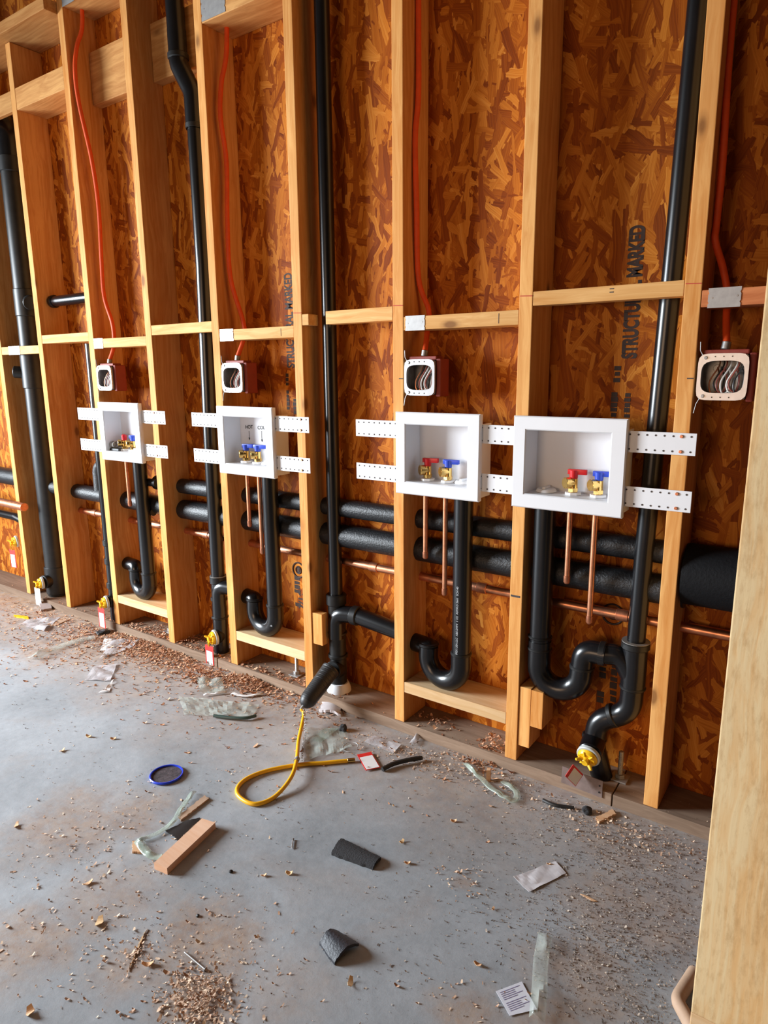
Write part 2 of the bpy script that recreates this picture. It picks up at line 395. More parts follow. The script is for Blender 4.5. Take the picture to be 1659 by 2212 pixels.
osb_text('STRUCTURAL MARKED', -.504, 1.238, .052, .0026, .62)
def ink_bars(x0, x1, z0, z1, n, seed):
    """worn print that can no longer be read: short broken bars"""
    rnd = random.Random(seed); bm = bmesh.new(); h = (z1-z0)/n
    for k in range(n):
        if rnd.random() < .14: continue
        a_ = x0 + (x1-x0)*rnd.uniform(0, .2); b_ = x1 - (x1-x0)*rnd.uniform(0, .2); zz = z0+k*h
        box(bm, a_, b_, DEP-.0009, DEP-.0004, zz+h*rnd.uniform(0, .15), zz+h*rnd.uniform(.72, 1.02))
    obj('stencilled_print', bm, M_INKD, wall)
ink_bars(-1.775, -1.758, 1.055, 1.205, 10, 1); ink_bars(-1.742, -1.722, 1.055, 1.115, 4, 2); ink_bars(-1.770, -1.735, .29, .42, 7, 3)
ink_bars(-.560, -.540, 1.175, 1.222, 3, 4); ink_bars(-.563, -.543, 1.080, 1.150, 5, 5); ink_bars(-.528, -.508, 1.080, 1.150, 5, 6)
ink_bars(-.552, -.528, .23, .37, 7, 7); ink_bars(-.516, -.494, .22, .37, 7, 8)
for cx, cz in ((-1.742, .445), (-.520, .515)):
    bm = bmesh.new(); tube(bm, arc(cx, DEP-.001, cz, .030, 0, 360, 32), .0032, 6, False)
    tube(bm, arc(cx, DEP-.001, cz, .014, 0, 360, 20), .003, 6, False)
    box(bm, cx-.006, cx+.006, DEP-.002, DEP-.0005, cz-.010, cz+.010)
    obj('stencilled_mark', bm, M_INKD, wall)

# bottom plate in three lengths
for (a, b_), lab in zip(((-6.5, -2.09), (-2.084, -.452), (-.448, 2.6)),
        ('brown bottom plate running off the left edge under the far studs', 'brown bottom plate under the middle studs, scattered with shavings', 'dark bottom plate at the right end, below the rightmost wall stud')):
    bm = B(a, b_, -.004, DEP-.001, 0.0, .038, bev=.0012)
    obj('bottom_plate', bm, M_PLATE, label=lab, cat='plate', group='bottom plates of the wall')

# ------------------------------------------------------------------ studs with drilled holes
def cut(me_obj, cyls):
    bm = bmesh.new()
    for (a, b_, r) in cyls: rod(bm, a, b_, r, 28)
    me = bpy.data.meshes.new('c'); bm.to_mesh(me); bm.free()
    c = bpy.data.objects.new('c', me); COL.objects.link(c)
    md = me_obj.modifiers.new('b', 'BOOLEAN'); md.operation = 'DIFFERENCE'; md.object = c; md.solver = 'EXACT'
    dg = bpy.context.evaluated_depsgraph_get(); dg.update()
    nm = bpy.data.meshes.new_from_object(me_obj.evaluated_get(dg)); nm.name = me_obj.name
    me_obj.modifiers.clear(); old = me_obj.data; me_obj.data = nm
    bpy.data.meshes.remove(old); bpy.data.objects.remove(c); bpy.data.meshes.remove(me)
PY = 0.0985
SL = ['far left wall stud, a copper pipe passing across its face',
      'wall stud just right of the thick far-left black pipe, under the top beam',
      'wall stud behind the left edge of the leftmost white outlet box',
      'wall stud carrying the right straps of the leftmost white outlet box',
      'wall stud behind the left edge of the outlet box marked hot and cold',
      'wall stud carrying the right straps of the outlet box marked hot and cold',
      'wall stud behind the left edge of the third white outlet box',
      'wall stud behind the left edge of the widest white outlet box',
      'rightmost full wall stud, just right of the long black vent pipe']
ARM = {2: (.343, .034), 4: (.335, .034), 6: (.325, .036)}
studs = []
for i, x in enumerate(XS):
    zt = 2.62 if i == 1 else ZTOP
    bm = B(x, x+SW, 0.0, DEP-.0005, .038, zt-.0005, bev=.002)
    o = obj('wall_stud', bm, M_SZ, label=SL[i], cat='stud', group='wall studs')
    o.name = 'wall_stud'
    loc = o.location.copy()
    cy = []
    def hole(y, z, r): cy.append((Vector((x-.02, y, z))-loc, Vector((x+SW+.02, y, z))-loc, r))
    if i >= 3: hole(PY, .731, .036); hole(PY, .628, .045)
    elif i >= 1: hole(PY, .628, .038)
    else: hole(PY, .66, .042)
    hole(.105, .530, .020)
    if i in ARM: hole(.07, ARM[i][0], ARM[i][1])
    if i == 1: hole(.07, 1.545, .030)
    cut(o, cy); studs.append(o)
    if i in (5, 6, 7, 8):
        m = B(x+.002, x+SW-.001, -.0006, .0004, 1.402, 1.4045, rot=euler(y=.05)); obj('chalk_line', m, M_CHALK, o, label='thin red chalk line across the stud')
    if i in (6, 8):
        m = B(x+.022, x+SW-.001, -.0006, .0004, 1.186, 1.1885); obj('pencil_mark', m, M_PEN, o)
    if i == 7:
        m = B(x+.003, x+SW-.006, -.0006, .0004, .560, .566); obj('pencil_mark', m, M_PEN, o)
# stud beyond the right edge keeps the bay closed
# ------------------------------------------------------------------ blocking
BL = [(0, 1.306, 1.344, .020, 'blocking across the far left bay, grey nail plate at its left'),
      (1, 1.350, 1.388, .085, 'blocking in the bay left of the leftmost electrical box'),
      (2, 1.319, 1.357, .085, 'blocking above the leftmost electrical box'),
      (3, 1.359, 1.397, .026, 'blocking crossing in front of the black pipe with the upper bend'),
      (4, 1.325, 1.363, .085, 'blocking above the electrical box second from left, with a bright nail plate'),
      (6, 1.330, 1.369, .085, 'blocking above the third electrical box, with a grey nail plate at its left'),
      (7, 1.377, 1.413, .044, 'long knotty blocking above the widest white outlet box'),
      ]
for i, z0, z1, d, lab in BL:
    bm = B(XS[i]+SW+.0008, XS[i+1]-.0008, .001, d, z0, z1, bev=.0015)
    o = obj('blocking', bm, M_SX, label=lab, cat='blocking', group='short blocks between the studs')
    if i == 7:
        for dz in (0, .008):
            obj('pencil_mark', B(-.541, -.531, .0004, .0012, 1.396+dz, 1.3985+dz), M_PEN, o)
    if i in (4, 6):
        xm = XS[i+1]-.06
        obj('pencil_mark', B(xm, xm+.0015, .0004, .0012, z0+.006, z1-.006), M_PEN, o)
# bay with the middle stack: two short pieces with the pipe between
bm = B(-1.456, XS[6]-.0008, .0, .044, 1.361, 1.402, bev=.0015)
obj('blocking', bm, M_SX, label='blocking piece starting at the middle black stack and ending at the next stud', cat='blocking', group='short blocks between the studs')
bm = B(XS[5]+SW+.0008, -1.531, .001, .05, 1.362, 1.398, bev=.002)
obj('blocking', bm, M_SX, label='stubby blocking end nailed left of the middle black stack', cat='blocking', group='short blocks between the studs')
bm = B(XS[8]+SW+.0008, -.004, .001, .085, 1.349, 1.387, bev=.0015)
obj('blocking', bm, M_FIRX, label='reddish blocking at the right edge above the rightmost electrical box', cat='blocking', group='short blocks between the studs')

# blocks and beam near the top
def topblock(x0, x1, y0, y1, z0, z1, lab, mat=None):
    bm = B(x0, x1, y0, y1, z0, z1, bev=.002)
    return obj('fire_blocking', bm, mat or M_BEAM, label=lab, cat='blocking', group='blocks near the wall top')
topblock(-6.4, XS[2]-.001, -.055, DEP-.001, 2.621, 2.665, 'long beam across the top left corner, ending at a stud')
topblock(XS[1]+SW+.001, XS[2]-.001, .001, DEP-.001, 2.351, 2.437, 'tilted-looking fire block under the top left beam')
topblock(-2.800+.03, XS[3]-.001, .098, DEP-.001, 2.308, 2.505, 'tall knotty block behind the first orange cable')
topblock(XS[3]+SW+.001, XS[4]-.001, .098, DEP-.001, 2.305, 2.505, 'tall block behind the bent black pipe')
topblock(XS[0]+SW+.001, XS[1]-.001, .001, .020, 2.353, 2.436, 'short block at the left edge over the thick pipe elbow')
tb1 = topblock(XS[2]+SW+.001, XS[3]-.001, .001, DEP-.001, 2.638, 2.676, 'top block through which the first orange cable drops')
tb2 = topblock(XS[4]+SW+.001, XS[5]-.001, .001, DEP-.001, 2.366, 2.404, 'top block with a nail plate where the second cable drops')

# ------------------------------------------------------------------ nail plates
def nail_plate(x0, x1, z0, z1, y, lab, mat=None):
    bm = bmesh.new(); n = 5; out = []
    w = x1-x0; h = z1-z0
    prof = [(0, 0), (0, .18), (.03, .25), (0, .34), (0, .66), (.03, .75), (0, .84), (0, 1)]
    P = [(x0+a*w, z0+b_*h) for a, b_ in prof] + [(x1-a*w, z0+b_*h) for a, b_ in reversed(prof)]
    f = bm.faces.new([bm.verts.new((a, y-.0016, b_)) for a, b_ in P])
    e = bmesh.ops.extrude_face_region(bm, geom=[f]); bmesh.ops.translate(bm, verts=[v for v in e['geom'] if isinstance(v, bmesh.types.BMVert)], vec=(0, .0014, 0))
    bmesh.ops.recalc_face_normals(bm, faces=bm.faces)
    t = obj('nail_plate', bm, mat or M_ZINC, label=lab, cat='nail plate', group='steel nail plates on the blocking')
    for fx, fz in ((.12, .5), (.88, .55)):
        b2 = bmesh.new(); rod(b2, (x0+fx*w, y-.0022, z0+fz*h), (x0+fx*w, y-.0010, z0+fz*h), .0022, 12); obj('nail_hole', b2, M_ZINCD, t)
    return t
nail_plate(-3.512, -3.404, 1.304, 1.346, .001, 'nail plate on the far left blocking')
nail_plate(-2.772, -2.705, 1.317, 1.359, .001, 'small bright nail plate above the leftmost electrical box', M_ZPAINT)
nail_plate(-1.963, -1.893, 1.323, 1.365, .001, 'bright nail plate above the electrical box second from left', M_ZPAINT)
nail_plate(-1.146, -1.078, 1.328, 1.371, .001, 'notched grey nail plate above the third electrical box')
nail_plate(-.314, -.246, 1.346, 1.390, .001, 'grey nail plate on the reddish blocking at the right edge')
nail_plate(-2.772, -2.690, 2.636, 2.70, .001, 'nail plate cut by the top edge beside the first cable')
nail_plate(-1.966, -1.850, 2.370, 2.44, .001, 'large nail plate with one screw at the top of the second cable bay')

# ------------------------------------------------------------------ lower shelves (trap supports) and scraps
for i, lab in ((2, 'pale flat block under the leftmost black trap'), (4, 'pale flat block under the black trap of the box marked hot and cold'), (6, 'pale flat block under the trap of the third outlet box')):
    bm = B(XS[i]+SW+.0008, XS[i+1]-.0008, .001, DEP-.002, .148, .186, bev=.0015)
    obj('trap_support_block', bm, M_PALE, label=lab, cat='block', group='flat blocks under the traps')
for x0, x1, z0, z1, y1, lab in ((-.741, -.705, .090, .283, .09, 'longer vertical scrap nailed to the stud under the largest trap'),
                            (-.704, -.667, .164, .281, .09, 'shorter vertical scrap nailed beside the longer one under the largest trap'),
                            (-1.559, -1.512, .228, .348, .035, 'small wood scrap nailed low left of the middle black stack')):
    bm = B(x0, x1, .004, y1, z0, z1, bev=.0015); obj('wood_scrap_cleat', bm, M_SZ, label=lab, cat='wood scrap')

# ------------------------------------------------------------------ horizontal pipes
def ibm(segs):
    bm = bmesh.new()
    for a, b_, r in segs: rod(bm, a, b_, r, 28)
    return bm
t = thing('insulated_pipe', (-1.2, PY, .60), 'thicker black foam-insulated pipe, lower of the two running through the studs', 'pipe', 'insulated pipes through the studs')
obj('insulation_sleeve', ibm([((-2.86, PY, .628), (-.323, PY, .628), .041)]), M_FOAM, t, smooth=True)
obj('insulation_sleeve', ibm([((-3.50, PY, .632), (-2.86, PY, .628), .036)]), M_FOAM, t, smooth=True)
obj('insulation_sleeve', tube(bmesh.new(), fillet([(-2.99, PY, .63), (-2.99, PY, .78), (-2.83, PY, .78)], .05), .028, 22), M_FOAM, t, smooth=True)
t = thing('insulated_pipe', (-1.2, PY, .70), 'thinner black foam-insulated pipe, upper of the two running through the studs', 'pipe', 'insulated pipes through the studs')
obj('insulation_sleeve', ibm([((-2.54, PY, .731), (-.323, PY, .731), .032)]), M_FOAM, t, smooth=True)
obj('insulation_sleeve', tube(bmesh.new(), fillet([(-2.54, PY-.03, .60), (-2.60, PY-.03, .60), (-2.60, PY-.03, .735), (-2.50, PY-.03, .735)], .04), .017, 18), M_FOAM, t, smooth=True)
bm = bmesh.new(); rod(bm, (-.322, PY-.02, .688), (.9, PY-.02, .688), .080, 30)
obj('insulated_duct', bm, plain('matt_black_foam', (.004, .004, .005), .7, bmp=.6, scale=120, spec=.2), smooth=True, label='thick black insulated pipe bundle at right behind the wooden post', cat='pipe')
bm = bmesh.new(); rod(bm, (-7, .06, .68), (XS[0]-.0, .06, .66), .045, 26)
obj('insulated_pipe', bm, M_FOAM, smooth=True, label='black insulated pipe stub left of the far left stud', cat='pipe')
bm = bmesh.new(); tube(bm, fillet([(-7, .05, .44), (-3.75, .05, .44), (-3.64, .05, .42)], .05), .022, 22)
obj('drain_pipe', bm, M_ABS, smooth=True, label='thin black pipe at the left edge below the copper pipe', cat='pipe')
t = thing('copper_pipe', (-1.2, .105, .51), 'long horizontal copper pipe running through the studs low down', 'pipe', 'copper pipes')
bm = bmesh.new(); rod(bm, (-3.20, .105, .530), (.9, .105, .530), .0145, 18); obj('pipe_run', bm, M_COP, t, smooth=True)
for x in (-3.08, -2.25, -1.365, -.94, -.50):
    bm = bmesh.new(); rod(bm, (x, .105, .530), (x+.035, .105, .530), .017, 18, bev=.0015); obj('coupling', bm, M_COPT, t, smooth=True)
bm = bmesh.new(); p = at(40, 1093, -.022); rod(bm, (-7, -.022, .56), (p.x+.06, -.022, p.z), .021, 18)
o = obj('copper_pipe', bm, M_COPT, smooth=True, label='tarnished copper pipe crossing the face of the far left stud', cat='pipe', group='copper pipes')

# ------------------------------------------------------------------ black stacks and vents
def rimring(t, p, r):
    bm = bmesh.new(); rod(bm, Vector(p), Vector(p)+Vector((0, 0, .0022)), r, 28); obj('worn_rim', bm, M_GLUE, t)
def hub(t, a, b_, r, name='coupling', rim=True):
    bm = bmesh.new(); rod(bm, a, b_, r, 28, bev=.003); h = obj(name, bm, M_ABSD, t, smooth=True)
    return h
# far left thick stack
t = thing('vent_stack', (-3.44, .08, .04), 'thickest black stack in the far left bay, with an elbow at its top', 'pipe', 'black vertical stacks')
bm = bmesh.new(); tube(bm, [(-3.452, .082, .04), (-3.452, .082, 1.0), (-3.440, .082, 2.24)], .052, 30); obj('pipe_run', bm, M_ABSD, t, smooth=True)
bm = bmesh.new(); tube(bm, fillet([(-3.440, .082, 2.20), (-3.440, .082, 2.36), (-3.56, .082, 2.40)], .09), .057, 28); obj('elbow', bm, M_ABS, t, smooth=True)
hub(t, (-3.441, .082, 2.15), (-3.440, .082, 2.22), .0585); hub(t, (-3.441, .082, 1.49), (-3.440, .082, 1.62), .0585, 'tee')
hub(t, (-3.45, .082, 1.14), (-3.448, .082, 1.32), .0585, 'tee')
bm = bmesh.new(); rod(bm, (-3.40, .075, 1.56), (-3.335, .04, 1.545), .032, 24, bev=.003); obj('tee_outlet', bm, M_ABSD, t, smooth=True)
bm = bmesh.new(); rod(bm, (-3.46, .070, 1.215), (-3.51, .012, 1.222), .030, 24, bev=.003); obj('tee_outlet', bm, M_ABSD, t, smooth=True)
hub(t, (-3.452, .082, .05), (-3.452, .082, .20), .058, 'cleanout_tee')
bm = bmesh.new(); rod(bm, (-3.45, .06, .13), (-3.445, .004, .128), .036, 26, bev=.003); obj('cleanout_branch', bm, M_ABSD, t, smooth=True)
# pipe through the stud in next bay
t = thing('branch_pipe', (-3.0, .07, 1.52), 'short horizontal black pipe high between two studs at left', 'pipe')
bm = bmesh.new(); rod(bm, (-3.22, .07, 1.545), (-2.813, .07, 1.545), .024, 24); obj('pipe_run', bm, M_ABS, t, smooth=True)
hub(t, (-2.860, .07, 1.545), (-2.820, .07, 1.545), .029); hub(t, (-3.19, .07, 1.545), (-3.165, .07, 1.545), .029)
# slim pipe just left of the leftmost outlet box's stud
t = thing('vent_stack', (-2.86, .06, .04), 'slim black pipe mostly hidden behind the stud of the leftmost outlet box', 'pipe', 'black vertical stacks')
bm = bmesh.new(); rod(bm, (-2.848, .030, .04), (-2.848, .030, 1.34), .024, 24); obj('pipe_run', bm, M_ABS, t, smooth=True)
for z in (.20, .32, .41): hub(t, (-2.848, .030, z), (-2.848, .030, z+.03), .029)
bm = bmesh.new(); rod(bm, (-2.848, .028, .14), (-2.846, -.008, .140), .030, 24, bev=.003); obj('cleanout_branch', bm, M_ABSD, t, smooth=True)
# stack with the upper bend
t = thing('vent_stack', (-2.10, .06, .04), 'black stack with a slanted offset bend near the top', 'pipe', 'black vertical stacks')
bm = bmesh.new(); tube(bm, [(-2.128, .062, .30), (-2.122, .062, .9), (-2.103, .062, 1.6), (-2.103, .062, 2.15)], .029, 28); obj('pipe_run', bm, M_ABS, t, smooth=True)
bm = bmesh.new(); tube(bm, fillet([(-2.103, .062, 2.08), (-2.103, .062, 2.20), (-2.172, .062, 2.31), (-2.172, .062, 2.42)], .07, 10), .034, 28); obj('offset_bend', bm, M_ABS, t, smooth=True)
bm = bmesh.new(); rod(bm, (-2.172, .062, 2.36), (-2.178, .062, 2.99), .033, 28); obj('pipe_run', bm, M_ABS, t, smooth=True)
hub(t, (-2.172, .062, 2.325), (-2.172, .062, 2.345), .038); hub(t, (-2.103, .062, 2.08), (-2.103, .062, 2.10), .035)
bm = bmesh.new(); rod(bm, (-2.128, .058, .02), (-2.126, .062, .36), .032, 28); obj('pipe_run', bm, M_ABS, t, smooth=True)
hub(t, (-2.126, .062, .345), (-2.126, .062, .375), .0365); rimring(t, (-2.126, .062, .3752), .0358); hub(t, (-2.126, .06, .27), (-2.126, .06, .285), .036); hub(t, (-2.128, .06, .19), (-2.128, .06, .20), .036); 
bm = bmesh.new(); tube(bm, fillet([(-2.118, .052, .25), (-2.118, .052, .335), (-2.02, .07, .335)], .05, 10), .030, 26); obj('sweep_branch', bm, M_ABS, t, smooth=True)
bm = bmesh.new(); rod(bm, (-2.128, .05, .118), (-2.125, .026, .115), .033, 26, bev=.003); obj('cleanout_branch', bm, M_ABSD, t, smooth=True)
# middle stack
t = thing('vent_stack', (-1.499, .07, .03), 'middle black stack with printed lettering, standing on a white collar', 'pipe', 'black vertical stacks')
mid = t
bm = bmesh.new(); tube(bm, [(-1.494, .066, .40), (-1.499, .07, 1.0), (-1.499, .07, 2.99)], .0245, 28); obj('pipe_run', bm, M_ABS, t, smooth=True)
bm = bmesh.new(); tube(bm, [(-1.488, .062, .055), (-1.490, .064, .25), (-1.494, .066, .40)], .0315, 28); obj('tee', bm, M_ABSD, t, smooth=True)
hub(t, (-1.494, .066, .375), (-1.494, .066, .415), .037); hub(t, (-1.490, .064, .262), (-1.490, .064, .272), .036); hub(t, (-1.489, .063, .170), (-1.489, .063, .185), .0365)
bm = bmesh.new(); tube(bm, fillet([(-1.488, .055, .25), (-1.486, .055, .345), (-1.40, .066, .350)], .055, 10), .0305, 26); obj('sweep_branch', bm, M_ABS, t, smooth=True)
hub(t, (-1.418, .064, .350), (-1.390, .066, .349), .035)
bm = bmesh.new(); rod(bm, (-1.39, .066, .349), (XS[6]-.002, .069, .326), .030, 28); obj('trap_arm', bm, M_ABS, t, smooth=True)
bm = bmesh.new(); rod(bm, (-1.487, .062, .125), (-1.480, .016, .135), .034, 26, bev=.003); obj('cleanout_branch', bm, M_ABSD, t, smooth=True)
bm = bmesh.new(); tube(bm, [(-1.487, .062, .0385), (-1.487, .062, .040), (-1.487, .062, .058), (-1.487, .062, .072)], [.046, .046, .042, .036], 26); obj('collar', bm, M_WHITE, t, smooth=True, label='white collar at the foot of the pipe')
nv = Vector((.75, -.66, 0)).normalized(); rv = Vector((0, 0, 1)); uv_ = Vector((-.66, -.75, 0)).normalized()
def pipe_print(s, c, r, z, size, par, ang=(.80, -.60), sx=1.0):
    n = Vector((ang[0], ang[1], 0)).normalized(); up = n.cross(Vector((0, 0, 1)))
    p = Vector((c[0], c[1], z)) + n*(r+.0004) - up*size*.35
    text('printed_lettering', s, size, M_PRINT, par, face_m(p, (0, 0, 1), up), .0002, sx=sx, label='pale lettering printed up the pipe')
pipe_print('IPEX USA LLC', (-1.496, .068), .0245, .43, .0165, mid, (.70, -.71))
# right stack
t = thing('vent_stack', (-.43, .07, .03), 'long shiny black vent pipe beside the rightmost wall stud', 'pipe', 'black vertical stacks')
bm = bmesh.new(); tube(bm, [(-.434, .07, .44), (-.430, .07, .72), (-.414, .07, 1.35), (-.408, .07, 1.6), (-.380, .07, 2.99)], .0245, 28); obj('pipe_run', bm, M_ABS, t, smooth=True)
hub(t, (-.434, .07, .455), (-.434, .07, .475), .038, 'tee_rim'); rimring(t, (-.434, .07, .4752), .0372)
bm = bmesh.new(); tube(bm, [(-.434, .07, .345), (-.434, .07, .40), (-.434, .07, .465)], .0335, 28); obj('tee', bm, M_ABS, t, smooth=True)
bm = bmesh.new(); tube(bm, fillet([(-.434, .07, .36), (-.436, .07, .262), (-.520, .062, .215), (-.528, .058, .13)], [.07, .06], 12), .0315, 28); obj('offset_bend', bm, M_ABS, t, smooth=True)
hub(t, (-.434, .07, .335), (-.434, .07, .345), .0355); 
hub(t, (-.474, .066, .244), (-.488, .065, .236), .0345)
hub(t, (-.527, .058, .166), (-.528, .058, .156), .0350)
bm = bmesh.new(); tube(bm, fillet([(-.528, .058, .15), (-.524, .062, .12), (-.500, .072, .025)], .03, 6), .031, 26); obj('pipe_foot', bm, M_ABS, t, smooth=True)
bm = bmesh.new(); rod(bm, (-.527, .055, .152), (-.520, -.004, .140), .0335, 26, bev=.003); obj('cleanout_branch', bm, M_ABS, t, smooth=True)
obj('inlet_sweep', tube(bmesh.new(), fillet([(-.520, .056, .424), (-.470, .066, .428), (-.438, .07, .37)], .045, 10), .0305, 26), M_ABS, t, smooth=True)

# ------------------------------------------------------------------ standpipes with traps
def trap(x, zlow, leg, ztop_arm, studi, lab):
    t = thing('standpipe_trap', (x, .036, zlow-.03), lab, 'drain trap', 'black standpipes with traps')
    R = .030; rr = leg/2; zc = zlow + rr
    bm = bmesh.new(); rod(bm, (x, .036, zc+.02), (x, .036, .850), R, 28); obj('standpipe', bm, M_ABS, t, smooth=True)
    # U bend, its far leg swings back towards the arm
    pts = [Vector((x, .036, zc+.045)), Vector((x, .036, zc+.01))]
    for k in range(15):
        a = -PI*k/14; f = (1-math.cos(-a))/2
        pts.append(Vector((x-rr+rr*math.cos(a), .036+.020*f, zc+rr*math.sin(a))))
    pts.append(Vector((x-leg, .058, zc+.03)))
    bm = bmesh.new(); tube(bm, pts, .0325, 28); obj('u_bend', bm, M_ABS, t, smooth=True)
    arm = fillet([(x-leg, .058, zc+.02), (x-leg-.004, .062, ztop_arm), (XS[studi]+SW-.03, .070, ztop_arm+.002)], .05, 10)
    bm = bmesh.new(); tube(bm, arm, .0305, 26); obj('outlet_elbow', bm, M_ABS, t, smooth=True)
    hub(t, (x, .036, zc+.040), (x, .036, zc+.050), .0345); hub(t, (x-leg, .058, zc+.032), (x-leg, .058, zc+.042), .0345)
    return t
t1 = trap(-2.567, .212, .125, .325, 2, 'black standpipe and trap under the leftmost outlet box')
t2 = trap(-1.777, .212, .135, .315, 4, 'black standpipe and trap under the outlet box marked hot and cold')
t3 = trap(-.958, .212, .135, .305, 6, 'black standpipe and trap under the third outlet box, white print up its side')
pipe_print('IPEX USA LLC  ABS DWV  1 1/2  ASTM D 2661  SCH 40', (-.958, .036), .030, .33, .0095, t3, (-.02, -1.0))
pipe_print('IPEX', (-1.777, .036), .030, .245, .016, t2, (.1, -1.0))
# right-hand assembly with the high arm
x = -.697
t4 = thing('standpipe_trap', (x, .036, .25), 'largest black trap, swinging up and over to the long vent pipe', 'drain trap', 'black standpipes with traps')
bm = bmesh.new(); rod(bm, (x, .036, .38), (x, .036, .850), .031, 28); obj('standpipe', bm, M_ABS, t4, smooth=True)
pts = [Vector((x, .036, .43)), Vector((x, .036, .375))] + [Vector((x+.062-.062*math.cos(a), .036+.012*(1-math.cos(a))/2, .352-.062*math.sin(a))) for a in [PI*k/14 for k in range(15)]] + [Vector((x+.124, .05, .37))]
bm = bmesh.new(); tube(bm, pts, .0335, 28); obj('u_bend', bm, M_ABS, t4, smooth=True)
bm = bmesh.new(); tube(bm, fillet([(x+.124, .05, .362), (x+.128, .052, .424), (x+.19, .055, .424)], .058, 12), .0325, 28); obj('outlet_elbow', bm, M_ABS, t4, smooth=True)
hub(t4, (x, .036, .400), (x, .036, .410), .0355); hub(t4, (x, .036, .438), (x, .036, .446), .0355)
hub(t4, (x+.124, .05, .366), (x+.124, .05, .378), .0350); hub(t4, (-.528, .056, .424), (-.508, .057, .424), .0345, 'slip_joint')

# ------------------------------------------------------------------ yellow test plugs and tags
def plug(c, d, r, lab, tg=True, tlab='', tdrop=.05, tyaw=0.0, spread=0.0, tlen=.075, white=False, ttilt=0.0):
    c = Vector(c); d = Vector(d).normalized()
    t = thing('test_plug', c, lab, 'test plug', 'yellow test plugs in the cleanouts')
    bm = bmesh.new(); rod(bm, c - d*.004, c + d*.008, r, 28, bev=.002); obj('seal_ring', bm, M_GRIP, t, smooth=True)
    bm = bmesh.new(); rod(bm, c+d*.0085, c+d*.020, r*.86, 28, r2=r*.74, bev=.002); obj('cap_body', bm, M_YEL, t, smooth=True)
    side = d.cross(Vector((0, 0, 1))).normalized(); upv = side.cross(d)
    bm = bmesh.new(); rod(bm, c+d*.0205, c+d*.034, r*.30, 14, bev=.001)
    wn = obj('wing_nut', bm, M_YEL, t, smooth=True)
    for a in (0.5, 0.5+PI):
        v = side*math.cos(a)+upv*math.sin(a); bm = bmesh.new()
        tube(bm, [c+d*.028+v*r*.28, c+d*.032+v*r*.5, c+d*.040+v*r*.72], [.004, .0055, .0035], 10); obj('wing', bm, M_YEL, wn, smooth=True)
    for k in range(6):
        a = k*PI/3+.3; v = side*math.cos(a)+upv*math.sin(a); bm = bmesh.new()
        tube(bm, [c+d*.0165+v*r*.30, c+d*.0225+v*r*.50, c+d*.0195+v*r*.78], [.003, .003, .002], 8); obj('rib', bm, M_YEL, t, smooth=True)
    if tg:
        p = c + d*.030
        tt = thing('warning_tag', p + Vector((0, 0, -tdrop-tlen)), tlab, 'tag', 'warning tags hanging from the test plugs')
        R = euler(x=ttilt, z=tyaw)
        top = p + Vector((0, 0, -tdrop))
        w = .050
        bm = B(top.x-w/2, top.x+w/2, top.y-.0006, top.y+.0006, top.z-tlen, top.z, bev=.0004, rot=R, piv=top); obj('card', bm, M_TAGR if not white else M_TAGW, tt)
        f = .74 if not white else .96
        bm = B(top.x-w*.37, top.x+w*.37, top.y-.0011, top.y-.0007, top.z-tlen*.97, top.z-tlen*(1-f), rot=R, piv=top); obj('printed_label', bm, M_TAGW, tt)
        bm = bmesh.new()
        for k in range(9):
            zz = top.z - tlen*(1-f) - tlen*.06 - k*tlen*.075; ww = w*(.30+.06*((k*7) % 3))
            box(bm, top.x-w*.36, top.x-w*.36+ww*1.8 if k % 3 else top.x-w*.1, top.y-.0015, top.y-.0012, zz-.0013, zz)
        bmesh.ops.rotate(bm, cent=top, matrix=R, verts=bm.verts); obj('print_lines', bm, M_INK, tt)
        bm = bmesh.new()
        for s in (-1, 1):
            tube(bm, smooth_path([p, p+Vector((s*.006, -.003, -tdrop*.5)), top+Vector((0, -.001, -.005))], 5), .0009, 6)
        obj('cord', bm, M_YEL, tt)
    return t
plug((-3.69, .012, .317), (-.25, -1, -.1), .032, 'yellow test plug at the left edge', True, 'red and white tag at the left edge', .04, .1, tlen=.10)
plug((-3.446, .000, .127), (-.30, -1, -.05), .032, 'yellow test plug at the foot of the thickest black stack', True, 'pale tag hanging below the second yellow plug from the left', .022, .05, white=True, tlen=.095)
plug((-2.845, -.012, .140), (-.30, -1, -.05), .032, 'yellow test plug beside the stud of the leftmost outlet box', True, 'red tag hanging near the loose black scrap below the leftmost outlet box', .020, .02, tlen=.10)
plug((-2.124, .024, .114), (-.32, -1, -.03), .033, 'yellow test plug left of the hot and cold box stud', True, 'red tag hanging in front of the bent stack foot', .028, .0, tlen=.095)
plug((-.520, -.010, .139), (-.05, -1, -.28), .0335, 'yellow test plug facing forward under the largest trap', False)
p = Vector((-.548, -.042, .080))
tt = thing('warning_tag', p, 'tag seen edge-on beside the forward-facing yellow plug', 'tag', 'warning tags hanging from the test plugs')
R = euler(y=-.75, z=1.15)
obj('card', B(p.x-.020, p.x+.020, p.y-.0006, p.y+.0006, p.z-.030, p.z+.035, rot=R), M_TAGR, tt)
obj('printed_label', B(p.x-.017, p.x+.017, p.y-.0012, p.y-.0007, p.z-.028, p.z+.022, rot=R, piv=p), M_TAGW, tt)

